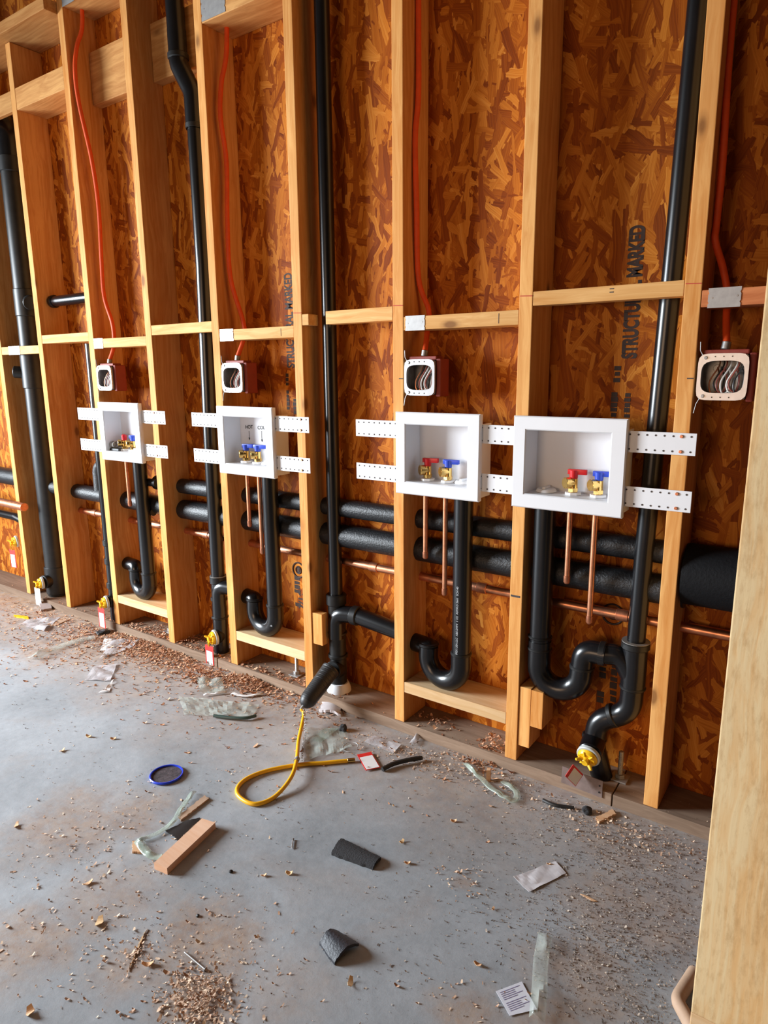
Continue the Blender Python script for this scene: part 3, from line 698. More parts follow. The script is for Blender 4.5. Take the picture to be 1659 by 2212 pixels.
# ------------------------------------------------------------------ inflatable test ball and its yellow hose
a = Vector((-1.478, .008, .145)); e = Vector((-1.487, -.138, .058))
t = thing('test_ball_plug', (-1.48, -.07, .05), 'black ribbed inflatable test plug pushed into the middle stack cleanout', 'test plug')
pts, rs = [], []
for k in range(61):
    s = k/60; w = .034*(1-.12*s) if s < .78 else .034*(1-.12*.78)*math.sqrt(max(0, 1-((s-.78)/.235)**2))
    if s < .06: w = .0345
    pts.append(a.lerp(e, s)); rs.append(max(.006, w*(1+.018*math.sin(s*150))))
bm = bmesh.new(); tube(bm, pts, rs, 30); obj('rubber_body', bm, M_RUB, t, smooth=True)
d = (e-a).normalized(); bm = bmesh.new(); rod(bm, e-d*.004, e+d*.014, .0065, 16, bev=.001); obj('hose_fitting', bm, M_ZINC, t, smooth=True)
hp = [e+d*.012]
for (u, v) in ((655, 1553), (646, 1600), (641, 1650), (628, 1690), (592, 1722), (550, 1737), (518, 1722), (513, 1702), (535, 1681), (580, 1664), (645, 1652), (700, 1648), (752, 1643)):
    hp.append(fl(u, v, .0065))
hp[1] = hp[0] + Vector((.004, -.016, -.022)); hp[1] = fl(656, 1545, .040); hp[2] = fl(645, 1600, .012)
for k in (3, 4): hp[k].z = .0200
bm = bmesh.new(); tube(bm, smooth_path(hp, 8), .0062, 14)
t = thing('air_hose', (-1.36, -.40, 0), 'yellow air hose looped on the concrete floor', 'hose')
obj('rubber_hose', bm, M_HOSE, t, smooth=True)
pe = hp[-1]; dd = (hp[-1]-hp[-2]).normalized()
bm = bmesh.new(); rod(bm, pe-dd*.002, pe+dd*.022, .0068, 14, bev=.001); obj('brass_end', bm, M_BRASS, t, smooth=True)
for k in (3,):
    pp = hp[k]; bm = bmesh.new(); rod(bm, pp+Vector((-.002, .006, .001)), pp+Vector((.004, -.006, .001)), .0085, 14); obj('clamp', bm, M_ZINC, t, smooth=True)
# chain
bm = bmesh.new(); c0 = e + d*.01; prev = c0
path = smooth_path([c0+Vector((.01, 0, 0)), fl(660, 1580, .03), fl(655, 1610, .012), fl(652, 1640, .005)], 6)
for k, p in enumerate(path):
    q = path[min(k+1, len(path)-1)]; dr = (q-p).normalized() if k < len(path)-1 else (p-path[k-1]).normalized()
    n_ = dr.orthogonal().normalized(); n_ = n_ if k % 2 else dr.cross(n_)
    ring = [p + dr*(.0075*math.cos(a_)) + n_*(.0036*math.sin(a_)) for a_ in [2*PI*j/12 for j in range(13)]]
    tube(bm, ring, .0009, 6, False)
obj('chain', bm, M_ZINC, smooth=True, label='small steel chain hanging down beside the yellow hose', cat='chain')
# tag, key ring, strap on the floor
t = thing('warning_tag', fl(795, 1643), 'red and white tag lying on the floor at the end of the yellow hose', 'tag')
c0 = fl(796, 1643, .006); q = euler(z=-.62)
obj('card', B(c0.x-.046, c0.x+.046, c0.y-.024, c0.y+.024, .004, .0055, rot=q), M_TAGR, t)
obj('printed_label', B(c0.x-.026, c0.x+.044, c0.y-.021, c0.y+.021, .0057, .0062, rot=q, piv=c0), M_TAGW, t)
bm = bmesh.new(); c1 = fl(757, 1615, .004); tube(bm, [c1+Vector((.026*math.cos(a_), .024*math.sin(a_), .004*math.sin(a_+.5)+.003)) for a_ in [2*PI*k/24*.86 for k in range(25)]], .0014, 8)
obj('key_ring', bm, M_ZINC, smooth=True, label='open wire ring lying beside the floor tag', cat='ring')

# ------------------------------------------------------------------ washing machine outlet boxes
def outlet_box(x0, x1, lab, cols, drain, valves, turned=(0, 0)):
    z0, z1 = .834, 1.088; yf, yb = -.022, .065
    cx = (x0+x1)/2
    t = thing('washer_outlet_box', (cx, yf, z0), lab, 'outlet box', 'white washing machine outlet boxes')
    ox0, ox1, oz0, oz1 = x0+.037, x1-.040, z0+.040, z1-.038
    # face frame: bevelled ring
    bm = bmesh.new()
    def ring(a, b_, c, d_, y): return [bm.verts.new(p) for p in ((a, y, c), (b_, y, c), (b_, y, d_), (a, y, d_))]
    r0 = ring(x0+.001, x1-.001, z0+.001, z1-.001, yf+.019); r1 = ring(x0, x1, z0, z1, yf+.003); r2 = ring(x0+.003, x1-.003, z0+.003, z1-.003, yf)
    r3 = ring(ox0-.003, ox1+.003, oz0-.003, oz1+.003, yf); r4 = ring(ox0, ox1, oz0, oz1, yf+.003)
    rb = ring(ox0, ox1, oz0, oz1, yf+.019)
    for a, b_ in ((r0, r1), (r1, r2), (r2, r3), (r3, r4), (r4, rb), (rb, r0)):
        for k in range(4): bm.faces.new((a[k], a[(k+1) % 4], b_[(k+1) % 4], b_[k]))
    bmesh.ops.recalc_face_normals(bm, faces=bm.faces)
    obj('face_frame', bm, M_WHITE, t)
    # tub: open box with wall thickness
    bm = bmesh.new(); T = .003
    bx0, bx1, bz0, bz1 = ox0-T, ox1+T, oz0-T, oz1+T
    box(bm, bx0, bx1, yb-T, yb, bz0, bz1); box(bm, bx0, ox0, yf+.019, yb-T, bz0, bz1); box(bm, ox1, bx1, yf+.019, yb-T, bz0, bz1)
    box(bm, ox0, ox1, yf+.019, yb-T, bz0, oz0); box(bm, ox0, ox1, yf+.019, yb-T, oz1, bz1)
    # outer side webs behind the frame
    box(bm, x1-.010, x1-.007, yf+.019, yb, z0+.008, z1-.030); box(bm, x0+.007, x0+.010, yf+.019, yb, z0+.008, z1-.030)
    box(bm, x0+.010, x1-.010, yb-.003, yb, z0+.008, bz0)
    obj('tub', bm, M_WHITE, t)
    # drain tailpiece and knock-out cap
    dx = drain
    bm = bmesh.new(); rod(bm, (dx, .036, oz0+.0005), (dx, .036, oz0+.010), .029, 26, r2=.026, bev=.002); box(bm, dx-.004, dx+.004, .014, .058, oz0+.010, oz0+.016, bev=.001)
    obj('drain_cap', bm, M_WHITE2, t, smooth=True)
    for vx, col, tr in zip(valves, cols, turned):
        vy = .030; zb = oz0
        v = bmesh.new(); rod(v, (vx, vy, zb+.008), (vx, vy, zb+.046), .0115, 20, bev=.001); rod(v, (vx, vy, zb+.010), (vx, vy, zb+.020), .0140, 6)
        va = obj('valve', v, M_BRASS, t, smooth=True)
        dirv = Vector((-.62, -.78, 0)).normalized(); c = Vector((vx, vy, zb+.034))
        n_ = bmesh.new(); rod(n_, c, c+dirv*.014, .0115, 20); obj('outlet_neck', n_, M_BRASS, va, smooth=True)
        n_ = bmesh.new(); tube(n_, [c+dirv*.012, c+dirv*.013, c+dirv*.026, c+dirv*.027, c+dirv*.027, c+dirv*.019], [.013, .0155, .0155, .0145, .0118, .0105], 24); obj('hose_thread', n_, M_BRASS, va, smooth=True)
        n_ = bmesh.new(); rod(n_, c+dirv*.0195, c+dirv*.0200, .0052, 16); obj('bore', n_, M_BRASSD, va)
        n_ = bmesh.new(); rod(n_, (vx, vy, zb+.046), (vx, vy, zb+.069), .0110, 20, r2=.0120, bev=.001)
        hd = 1
        box(n_, vx-.016, vx+.035, vy-.0065, vy+.0065, zb+.057, zb+.071, bev=.0015, rot=euler(z=tr), piv=(vx, vy, zb+.06))
        obj('handle', n_, col, va, smooth=True)
        n_ = bmesh.new(); rod(n_, (vx, vy, zb+.0006), (vx, vy, zb+.0078), .0225, 8, bev=.0012); obj('locknut', n_, M_WHITE2, t, smooth=False)
    return t
def strap(t, x0, x1, z0, z1, y=-.0028, end='R', screws=None):
    """perforated mounting arm"""
    bm = B(x0, x1, y-.0022, y, z0, z1, bev=.0008)
    s = obj('mounting_arm', bm, M_WHITE, t)
    bm = bmesh.new(); n = max(2, int((x1-x0)/.0205))
    for k in range(n):
        xx = (x1-.012-k*.0205) if end == 'R' else (x0+.012+k*.0205)
        for zz in (z0+.0085, z1-.0085):
            rod(bm, (xx, y-.0030, zz), (xx, y-.0021, zz), .0024, 8)
    obj('punched_holes', bm, M_PEN, s)
    if screws:
        for zz in (z0+.0085, z1-.0085):
            b2 = bmesh.new(); rod(b2, (screws, y-.0052, zz), (screws, y-.0024, zz), .0042, 12, bev=.0008); obj('nail_head', b2, M_COPT, s, smooth=True)
    return s
b1 = outlet_box(-2.755, -2.464, 'leftmost white outlet box, with metal bands lying inside', (M_RED, M_BLUE), -2.567, (-2.655, -2.592), (2.6, .35))
b2 = outlet_box(-1.985, -1.694, 'white outlet box with handwritten marks and two blue valve handles', (M_BLUE, M_BLUE), -1.777, (-1.888, -1.826), (.10, .10))
b3 = outlet_box(-1.170, -.879, 'third white outlet box from the left, red and blue handles and a drain cap', (M_RED, M_BLUE), -.958, (-1.083, -1.010), (.15, .1))
b4 = outlet_box(-.776, -.469, 'rightmost and widest white outlet box, beside the long vent pipe', (M_RED, M_BLUE), -.697, (-.618, -.549), (.12, .1))
for t, segs in ((b1, [(-2.944, -2.745, 'L', None), (-2.474, -2.312, 'R', XS[3]+.022)]), (b2, [(-2.148, -1.975, 'L', None), (-1.704, -1.538, 'R', XS[5]+.022)]),
                (b3, [(-1.336, -1.160, 'L', None), (-.889, -.766, 'R', None)]), (b4, [(-.479, -.311, 'R', XS[8]+.022)])):
    for a, b_, en, sc_ in segs:
        for z0, z1 in ((1.004, 1.058), (.864, .917)): strap(t, a, b_, z0, z1, end=en, screws=sc_)
# handwriting in the second box
yb = .065-.0034
def hand(s, u, v, size):
    p = at(u, v, yb); return text('handwritten_note', s, size, M_INKB, b2, face_m(p, (1, .0, .05), (-.05, 0, 1)), .0004, label='black handwriting')
hand('HOT', 530, 926, .019); hand('COLD', 556.5, 927.5, .019)
for (u, v0, v1) in ((538, 931, 951), (565, 931, 955)):
    p0, p1 = at(u, v0, yb), at(u+1.2, v1, yb)
    bm = bmesh.new(); rod(bm, p0, p1, .0009, 6); d_ = (p1-p0).normalized()
    tube(bm, [p1-d_*.010, p1-d_*.0099, p1], [.0035, .0035, .0003], 8); obj('handwritten_note', bm, M_INKB, b2)
# hose bands in the first box
for k, xx in enumerate((-2.715, -2.694)):
    bm = bmesh.new(); tube(bm, [Vector((xx, .012+.016*math.cos(a_), .900+.013*math.sin(a_))) for a_ in [2*PI*j/20 for j in range(21)]], .003, 8, False)
    obj('metal_band', bm, M_ZINC, smooth=True, label=('left' if not k else 'right')+' metal band of the pair lying in the leftmost outlet box', cat='clamp', group='metal bands in the outlet box')
bm = B(-2.728, -2.655, -.004, .030, .8745, .884, bev=.002); obj('rubber_strip', bm, M_RUB, label='black strip on the floor of the leftmost outlet box', cat='strip')

# ------------------------------------------------------------------ copper stub-outs below the boxes
def stub(x, z0, lab, y=.030):
    t = thing('copper_stub', (x, y, z0), lab, 'copper pipe', 'copper stubs hanging below the outlet boxes')
    bm = bmesh.new(); rod(bm, (x, y, z0+.018), (x, y, .868), .0080, 18); obj('pipe_run', bm, M_COP, t, smooth=True)
    bm = bmesh.new(); tube(bm, [(x, y, z0), (x, y, z0+.001), (x, y, z0+.006), (x, y, z0+.024), (x, y, z0+.0245)], [.003, .006, .0093, .0093, .008], 18); obj('end_cap', bm, M_COPT, t, smooth=True)
stub(-2.655, .620, 'left copper stub under the leftmost outlet box'); stub(-2.592, .522, 'right, longer copper stub under the leftmost outlet box')
stub(-1.888, .622, 'left copper stub under the box marked hot and cold'); stub(-1.826, .522, 'right, longer copper stub under the box marked hot and cold')
stub(-1.090, .618, 'left copper stub under the third outlet box'); stub(-1.018, .508, 'right, longer copper stub under the third outlet box')
stub(-.623, .618, 'left copper stub under the widest outlet box'); stub(-.553, .513, 'right, longer copper stub under the widest outlet box')

# ------------------------------------------------------------------ electrical boxes
def ebox(x, lab, pad=True):
    z0, z1 = 1.140, 1.241; x0, x1 = x, x+.100; y0 = .0; 
    t = thing('electrical_box', (x+.05, .0, z0), lab, 'electrical box', 'square steel electrical boxes')
    bm = bmesh.new(); T = .002; d_ = .052
    box(bm, x0, x0+T, .003, d_, z0, z1); box(bm, x1-T, x1, .003, d_, z0, z1); box(bm, x0, x1, .003, d_, z0, z0+T); box(bm, x0, x1, .003, d_, z1-T, z1); box(bm, x0, x1, d_-T, d_, z0, z1)
    obj('box_shell', bm, M_ZINCD, t)
    # rounded rim with an octagonal opening
    bm = bmesh.new(); n = 40; outer = []; inner = []; ob = []; ib = []
    cx, cz = (x0+x1)/2, (z0+z1)/2
    def sq(a, h, p): c, s = math.cos(a), math.sin(a); k = (abs(c)**p+abs(s)**p)**(-1/p); return cx+h*c*k, cz+h*s*k
    for k in range(n):
        a = 2*PI*(k+.5)/n
        ax, az = sq(a, .0535, 7); bx, bz = sq(a, 1.0, 4.0); bx = cx+(bx-cx)*.0455; bz = cz+(bz-cz)*.0370
        outer.append(bm.verts.new((ax, -.0035, az))); inner.append(bm.verts.new((bx, -.0035, bz)))
        ob.append(bm.verts.new((ax, .003, az))); ib.append(bm.verts.new((bx, .006, bz)))
    for k in range(n):
        j = (k+1) % n
        bm.faces.new((outer[k], outer[j], inner[j], inner[k])); bm.faces.new((outer[k], ob[k], ob[j], outer[j])); bm.faces.new((inner[j], ib[j], ib[k], inner[k])); bm.faces.new((ob[k], ib[k], ib[j], ob[j]))
    bmesh.ops.recalc_face_normals(bm, faces=bm.faces)
    rim = obj('box_rim', bm, M_ZPAINT, t)
    for fx in (-.018, 0, .018):
        for s in (-1, 1):
            b2_ = bmesh.new(); rod(b2_, (cx+fx, -.0042, cz+s*.0465), (cx+fx, -.0036, cz+s*.0465), .0016, 8); obj('rim_hole', b2_, M_WIREB, rim)
    for s in (-1, 1):
        b2_ = bmesh.new(); rod(b2_, (cx-.038, -.006, cz+s*.044), (cx-.038, -.0036, cz+s*.044), .004, 12, bev=.0008); obj('cover_screw', b2_, M_ZINCD, rim, smooth=True)
    # knock-outs on the back
    for fx, fz in ((-.02, .02), (.022, -.024), (.024, .022)):
        b2_ = bmesh.new(); rod(b2_, (cx+fx, d_-.004, cz+fz), (cx+fx, d_-.0022, cz+fz), .009, 18, bev=.0008); obj('knockout', b2_, M_ZINCD, t, smooth=True)
    # wires
    random.seed(int(-x*100))
    for k, (m_, ox) in enumerate(((M_WIRE, .006), (M_WIRE, .018), (M_WIREB, -.012), (M_WIREB, .028), (M_WIRER, -.004), (M_WIRER, .022), (M_COP, -.020))):
        jx = ox + random.uniform(-.004, .004)
        pth = smooth_path([(cx+jx+.006, .046, z1-.006), (cx+jx+.010, .026, cz+.026), (cx+jx-.006, .014, cz-.010), (cx+jx-.002, .012, z0+.014+.004*(k % 3)), (cx+jx+.010, .016, z0+.018), (cx+jx+.014, .020, cz-.005), (cx+jx+.006, .032, cz+.022)], 6)
        bm = bmesh.new(); tube(bm, pth, .0019, 8); obj('wire', bm, m_, t, smooth=True)
    # bracket ears on the stud side
    bm = bmesh.new(); tube(bm, [(x0-.002, -.002, z1+.030), (x0-.001, -.002, z1+.010), (x0+.006, -.002, z1-.002)], .0011, 6); tube(bm, [(x0-.005, -.002, z0-.034), (x0-.001, -.002, z0-.012), (x0+.006, -.002, z0+.002)], .0011, 6)
    obj('bracket', bm, M_ZINC, t)
    if pad:
        bm = bmesh.new(); box(bm, x1+.0006, x1+.016, .010, .062, z0-.006, z1+.004, bev=.004); box(bm, x0+.002, x1, d_+.0006, d_+.012, z0-.002, z1+.002, bev=.003); box(bm, x0+.004, x1, .012, d_, z1+.0006, z1+.012, bev=.003)
        obj('putty_pad', bm, M_PUTTY, t, label='dark red putty pad wrapped round the box')
    bm = bmesh.new(); rod(bm, (cx-.004, .032, z1+.0125), (cx-.002, .034, z1+.030), .010, 16, bev=.001); obj('cable_connector', bm, M_ZINCD, t, smooth=True)
EX = [XS[2]+SW+.009, XS[4]+SW+.009, XS[6]+SW+.009, XS[8]+SW+.010]
for x, lab in zip(EX, ('leftmost steel electrical box, left of the bent stack', 'bright steel electrical box above the outlet box marked hot and cold', 'steel electrical box above the third outlet box', 'steel electrical box at the right edge, widest seen')):
    ebox(x, lab)
# orange cables
def cable(pts, lab, r=.0082):
    bm = bmesh.new(); tube(bm, smooth_path(pts, 8), r, 12)
    obj('electrical_cable', bm, M_CABLE, smooth=True, label=lab, cat='cable', group='orange cables dropping to the electrical boxes')
def cb(uvs): return [at(u, v, y) for u, v, y in uvs]
c = cb([(178, 40, .06), (166, 100, .035), (162, 150, .018), (170, 220, .022), (198, 345, .04), (213, 450, .05), (219, 560, .045), (225, 640, .045), (243, 700, .05), (246, 745, .05)])
cable([Vector((c[0].x, .06, 2.9))] + c + [Vector((EX[0]+.047, .034, 1.268))], 'orange cable in the bay of the leftmost electrical box')
c = cb([(490, 66, .07), (478, 180, .05), (476, 250, .04), (489, 350, .055), (491, 480, .045), (498, 600, .05), (524, 690, .07), (528, 725, .06)])
cable([Vector((c[0].x, .07, 2.9))] + c + [Vector((EX[1]+.047, .034, 1.268))], 'orange cable in the bay of the hot and cold outlet box')
c = cb([(904, 0, .07), (904, 200, .065), (897, 300, .055), (900, 450, .055), (904, 600, .07), (926, 670, .095), (923, 715, .08)])
cable([Vector((c[0].x, .07, 2.9))] + c + [Vector((EX[2]+.047, .034, 1.268))], 'orange cable in the bay of the third outlet box')
c = cb([(1585, 0, .06), (1572, 160, .06), (1561, 350, .055), (1548, 480, .06), (1545, 520, .055), (1562, 580, .09), (1572, 640, .097), (1569, 680, .085)])
cable([Vector((c[0].x, .06, 2.6))] + c + [Vector((EX[3]+.047, .034, 1.268))], 'orange cable at the right edge above the rightmost electrical box')

# anchor bolts
for (x, y, z1, lab) in ((-1.706, .07, .150, 'steel anchor bolt between plate and block under the second trap'), (-.455, .085, .125, 'dusty anchor bolt beside the foot of the long vent pipe'), (-2.50, .08, .12, 'small anchor bolt under the leftmost trap block')):
    t = thing('anchor_bolt', (x, y, .038), lab, 'bolt')
    bm = bmesh.new(); n = 26; h = z1-.034
    tube(bm, [(x, y, .034+h*k/(2*n)) for k in range(2*n+1)], [.0075 if k % 2 else .0063 for k in range(2*n+1)], 14); obj('threaded_rod', bm, M_ZINCD, t)
    bm = B(x-.024, x+.024, y-.024, y+.024, .0384, .0425, bev=.001); obj('washer', bm, M_ZINCD, t)
    bm = bmesh.new(); rod(bm, (x, y, .0426), (x, y, .054), .014, 6, bev=.001); obj('nut', bm, M_ZINCD, t)

# ------------------------------------------------------------------ partition post in the foreground
t = thing('partition_post', (-.055, -.60, .038), 'pale foreground post filling the right edge', 'post')
bm = B(-.1285, .012, -.618, -.580, .0735, 2.98, bev=.0022); obj('upright', bm, M_POST, t)
bm = bmesh.new(); box(bm, -.1285, .012, -.618, -.580, .038, .0733, bev=.0015)
bmesh.ops.subdivide_edges(bm, edges=bm.edges, cuts=2)
obj('split_foot', bm, M_PALE, t, label='paler split foot of the post')
bm = B(-.1265, .012, -.620, -.006, .0, .0378, bev=.0015)
obj('bottom_plate', bm, M_PLATE, label='short bottom plate under the foreground post', cat='plate')

# ------------------------------------------------------------------ rubbish on the floor
def sheet(name, poly, mat, lab, cat, h=.010, z=.002, n=16, fold=1.0, group=None, freq=28, thick=.0006, seed=0):
    """crumpled quad sheet over four ground corners"""
    P = [Vector(p) for p in poly]; bm = bmesh.new(); g = []
    for i in range(n+1):
        row = []
        for j in range(n+1):
            s, tt_ = i/n, j/n
            p = P[0]*(1-s)*(1-tt_) + P[1]*s*(1-tt_) + P[2]*s*tt_ + P[3]*(1-s)*tt_
            nz = noise.noise(Vector((p.x*freq+seed, p.y*freq, seed)))
            nx = noise.noise(Vector((p.x*freq*1.7, p.y*freq*1.7, 5+seed)))
            row.append(bm.verts.new((p.x+nx*.004*fold, p.y+nz*.004*fold, z + h*abs(nz)*1.6 + h*.3*abs(nx))))
        g.append(row)
    for i in range(n):
        for j in range(n): bm.faces.new((g[i][j], g[i+1][j], g[i+1][j+1], g[i][j+1]))
    o = obj(name, bm, mat, smooth=False, label=lab, cat=cat, group=group)
    md = o.modifiers.new('s', 'SOLIDIFY'); md.thickness = thick; md.offset = 1
    return o
def G(*uv): return [fl(u, v) for u, v in uv]
sheet('paper_sheet', G((1109, 1896), (1199, 1862), (1223, 1888), (1142, 1929)), M_PAPER, 'pale rectangular paper lying on the right part of the floor', 'paper', .002, fold=.3)
# printed leaflet
t = thing('printed_leaflet', fl(1115, 2165), 'small printed white leaflet at the bottom of the picture', 'leaflet')
pl = G((1071, 2143), (1127, 2122), (1160, 2182), (1101, 2196))
bm = bmesh.new(); f = bm.faces.new([bm.verts.new(p+Vector((0, 0, .0015))) for p in pl]); e_ = bmesh.ops.extrude_face_region(bm, geom=[f]); bmesh.ops.translate(bm, verts=[v for v in e_['geom'] if isinstance(v, bmesh.types.BMVert)], vec=(0, 0, .0006)); bmesh.ops.recalc_face_normals(bm, faces=bm.faces)
obj('card', bm, M_PAPERW, t)
ax = (pl[1]-pl[0]); ay = (pl[3]-pl[0]); bm = bmesh.new()
for k in range(11):
    if k == 5: continue
    s0, s1 = .10, (.62 if k % 3 else .85); v0 = .10+k*.075; p = [pl[0]+ax*a_+ay*b_ for a_, b_ in ((s0, v0), (s1, v0), (s1, v0+.022), (s0, v0+.022))]
    bm.faces.new([bm.verts.new(q_+Vector((0, 0, .0024))) for q_ in p])
obj('print_lines', bm, M_BLUE if False else plain('violet_print', (.20, .18, .34), .6), t)
# black felt and foam scraps
def slab(name, pts, h, mat, lab, cat, z=.0, arch=0.0, jag=.002, n=12):
    P = [Vector(p) for p in pts]; bm = bmesh.new(); top = []; bot = []
    for i in range(n+1):
        rt_r, rb_r = [], []
        for j in range(n+1):
            s, q_ = i/n, j/n
            p = P[0]*(1-s)*(1-q_) + P[1]*s*(1-q_) + P[2]*s*q_ + P[3]*(1-s)*q_
            if i in (0, n) or j in (0, n):
                p = p + Vector((random.uniform(-jag, jag), random.uniform(-jag, jag), 0))
            bump_ = arch*math.sin(PI*q_)
            rt_r.append(bm.verts.new((p.x, p.y, z+h+bump_))); rb_r.append(bm.verts.new((p.x, p.y, z+.0004+bump_*.92)))
        top.append(rt_r); bot.append(rb_r)
    for i in range(n):
        for j in range(n):
            bm.faces.new((top[i][j], top[i+1][j], top[i+1][j+1], top[i][j+1])); bm.faces.new((bot[i][j], bot[i][j+1], bot[i+1][j+1], bot[i+1][j]))
        bm.faces.new((top[i][0], bot[i][0], bot[i+1][0], top[i+1][0])); bm.faces.new((top[i][n], top[i+1][n], bot[i+1][n], bot[i][n]))
        bm.faces.new((top[0][i], top[0][i+1], bot[0][i+1], bot[0][i])); bm.faces.new((top[n][i], bot[n][i], bot[n][i+1], top[n][i+1]))
    bmesh.ops.recalc_face_normals(bm, faces=bm.faces)
    return obj(name, bm, mat, smooth=True, label=lab, cat=cat)
slab('felt_scrap', G((738, 1816), (823, 1857), (806, 1880), (716, 1848)), .008, M_FELT, 'elongated black fuzzy insulation scrap in the middle of the floor', 'scrap', arch=.006, jag=.0012, n=20)
slab('foam_scrap', G((727, 2014), (776, 2044), (722, 2086), (690, 2042)), .007, plain('blue_black_foam', (.035, .038, .048), .45, bmp=.9, scale=190), 'curved blue-black pipe insulation piece at the bottom middle', 'scrap', arch=.016, jag=.001)
# wood offcut
t = slab('wood_offcut', [p for p in (fl(334, 1878, .0), fl(362, 1890, .0), fl(466, 1790, .0), fl(437, 1781, .0))], .019, lumber('pink_offcut_wood', 0, (0.90, 0.60, 0.42), (0.80, 0.46, 0.28), knots=False), 'long fresh square wood offcut lying on the floor', 'wood offcut', jag=0)
slab('dark_sheet', G((358, 1795), (400, 1775), (432, 1768), (385, 1816)), .002, M_RUB, 'black triangular sheet under the wood offcut', 'scrap', arch=.002)
slab('wood_splinter', G((385, 1766), (442, 1722), (452, 1728), (392, 1774)), .006, M_TAN, 'brown bark splinter behind the wood offcut', 'splinter')
slab('wood_chip', G((286, 1820), (296, 1822), (308, 1845), (287, 1843)), .006, M_CHIP, 'thin pale chip sticking up left of the wood offcut', 'wood chip')
# plastic strips by the offcut
def strip(pts, w, mat, lab, h=.004, seed=1, cat='plastic strip', name='plastic_strip'):
    P = smooth_path([fl(u, v, .003) for u, v in pts], 6); bm = bmesh.new(); rows = []
    for k, p in enumerate(P):
        a = P[max(k-1, 0)]; b_ = P[min(k+1, len(P)-1)]; d_ = (b_-a).normalized(); s = Vector((-d_.y, d_.x, 0))
        zz = .003 + h*abs(noise.noise(Vector((k*.35, seed, 0))))*2
        rows.append([bm.verts.new(p + s*w*(q_-.5) + Vector((0, 0, zz + .35*w*math.cos((q_-.5)*PI)*noise.noise(Vector((k*.2, seed+3, q_)))**2*4))) for q_ in (0, .25, .5, .75, 1)])
    for a, b_ in zip(rows[:-1], rows[1:]):
        for k in range(4): bm.faces.new((a[k], a[k+1], b_[k+1], b_[k]))
    o = obj(name, bm, mat, smooth=True, label=lab, cat=cat)
    md = o.modifiers.new('s', 'SOLIDIFY'); md.thickness = .0005; return o
M_STR = film('pale_green_strip', (.46, .56, .48), .45)
strip([(420, 1712), (395, 1745), (372, 1780), (335, 1805), (298, 1818)], .016, M_STR, 'pale green plastic strip curving behind the wood offcut')
strip([(298, 1818), (318, 1845), (345, 1855), (370, 1850)], .022, M_STR, 'greenish plastic flap tucked under the wood offcut', seed=4)
strip([(1005, 1650), (1035, 1680), (1070, 1712), (1108, 1733), (1115, 1712), (1085, 1690)], .018, M_STR, 'greenish plastic band lying along the plate below the widest box stud', seed=6)
strip([(1178, 2020), (1168, 2080), (1165, 2140), (1160, 2205)], .030, M_FILM, 'clear plastic strip beside the printed leaflet', seed=8)
strip([(205, 1378), (170, 1385), (120, 1402), (68, 1425)], .05, M_FILM, 'long clear plastic band at the left edge of the floor', seed=9)
strip([(920, 1568), (905, 1590), (890, 1610)], .020, M_FILMW, 'short clear tape on the plate below the third box stud', seed=11)
strip([(500, 1500), (530, 1505), (568, 1500)], .014, M_TAGW, 'white torn paper strip in front of the second trap', seed=12, cat='paper strip', name='paper_strip')
strip([(440, 1503), (465, 1500), (490, 1497)], .010, M_TAGW, 'small white torn paper strip by the crumpled clear film', seed=13, cat='paper strip', name='paper_strip')
sheet('plastic_film', G((385, 1505), (560, 1525), (545, 1553), (398, 1545)), M_FILM, 'large crumpled clear plastic bag in front of the second trap', 'plastic film', .014, freq=16, seed=3)
sheet('plastic_film', G((425, 1465), (480, 1470), (486, 1500), (432, 1500)), M_FILM, 'small crumpled clear film beside the hanging red tag', 'plastic film', .014, freq=16, seed=5)
sheet('plastic_film', G((660, 1580), (745, 1570), (760, 1620), (660, 1645)), M_FILM, 'crumpled clear film beside the chain and hose', 'plastic film', .010, freq=15, seed=6)
sheet('plastic_film', G((40, 1350), (80, 1337), (132, 1335), (95, 1366)), M_FILMW, 'milky oval plastic wrapper at the left edge of the floor', 'plastic wrapper', .012, freq=14, seed=8)
sheet('plastic_film', G((183, 1470), (205, 1440), (254, 1436), (238, 1473)), M_FILMW, 'square clear plastic wrapper on the floor at left', 'plastic wrapper', .008, freq=14, seed=2)
sheet('paper_sheet', G((212, 1498), (226, 1493), (247, 1468), (236, 1496)), M_TAGW, 'small folded white paper just below the square wrapper', 'paper', .008, fold=.5, seed=4)
sheet('paper_sheet', G((216, 1408), (226, 1380), (250, 1382), (240, 1404)), M_TAGW, 'small white paper with print below the leftmost red tag', 'paper', .006, fold=.5, seed=7)
sheet('plastic_film', G((215, 1425), (245, 1382), (303, 1382), (290, 1398)), M_FILMW, 'white plastic sheet piece below the leftmost trap', 'plastic film', .018, freq=10, seed=9)
sheet('plastic_film', G((672, 1598), (700, 1574), (732, 1578), (692, 1606)), M_STR, 'pale green tape piece in front of the white collar', 'plastic film', .004, freq=12, seed=10)
sheet('plastic_film', G((788, 1605), (808, 1590), (866, 1612), (850, 1628)), M_FILMW, 'clear torn film lying on the floor above the floor tag', 'plastic film', .008, freq=16, seed=12)
sheet('plastic_film', G((167, 1327), (195, 1324), (193, 1311), (165, 1315)), M_FILMW, 'pale film scrap on the plate left of the leftmost red tag', 'plastic film', .006, freq=16, seed=14)
bm = bmesh.new(); tube(bm, smooth_path([fl(462, 1546, .008), fl(495, 1550, .009), fl(530, 1551, .010), fl(553, 1546, .009)], 6), [.006]*19, 10); obj('film_roll', bm, plain('dark_green_film', (.05, .08, .07), .25, bmp=.6), smooth=True, label='dark green rolled film in front of the crumpled clear bag', cat='plastic film')
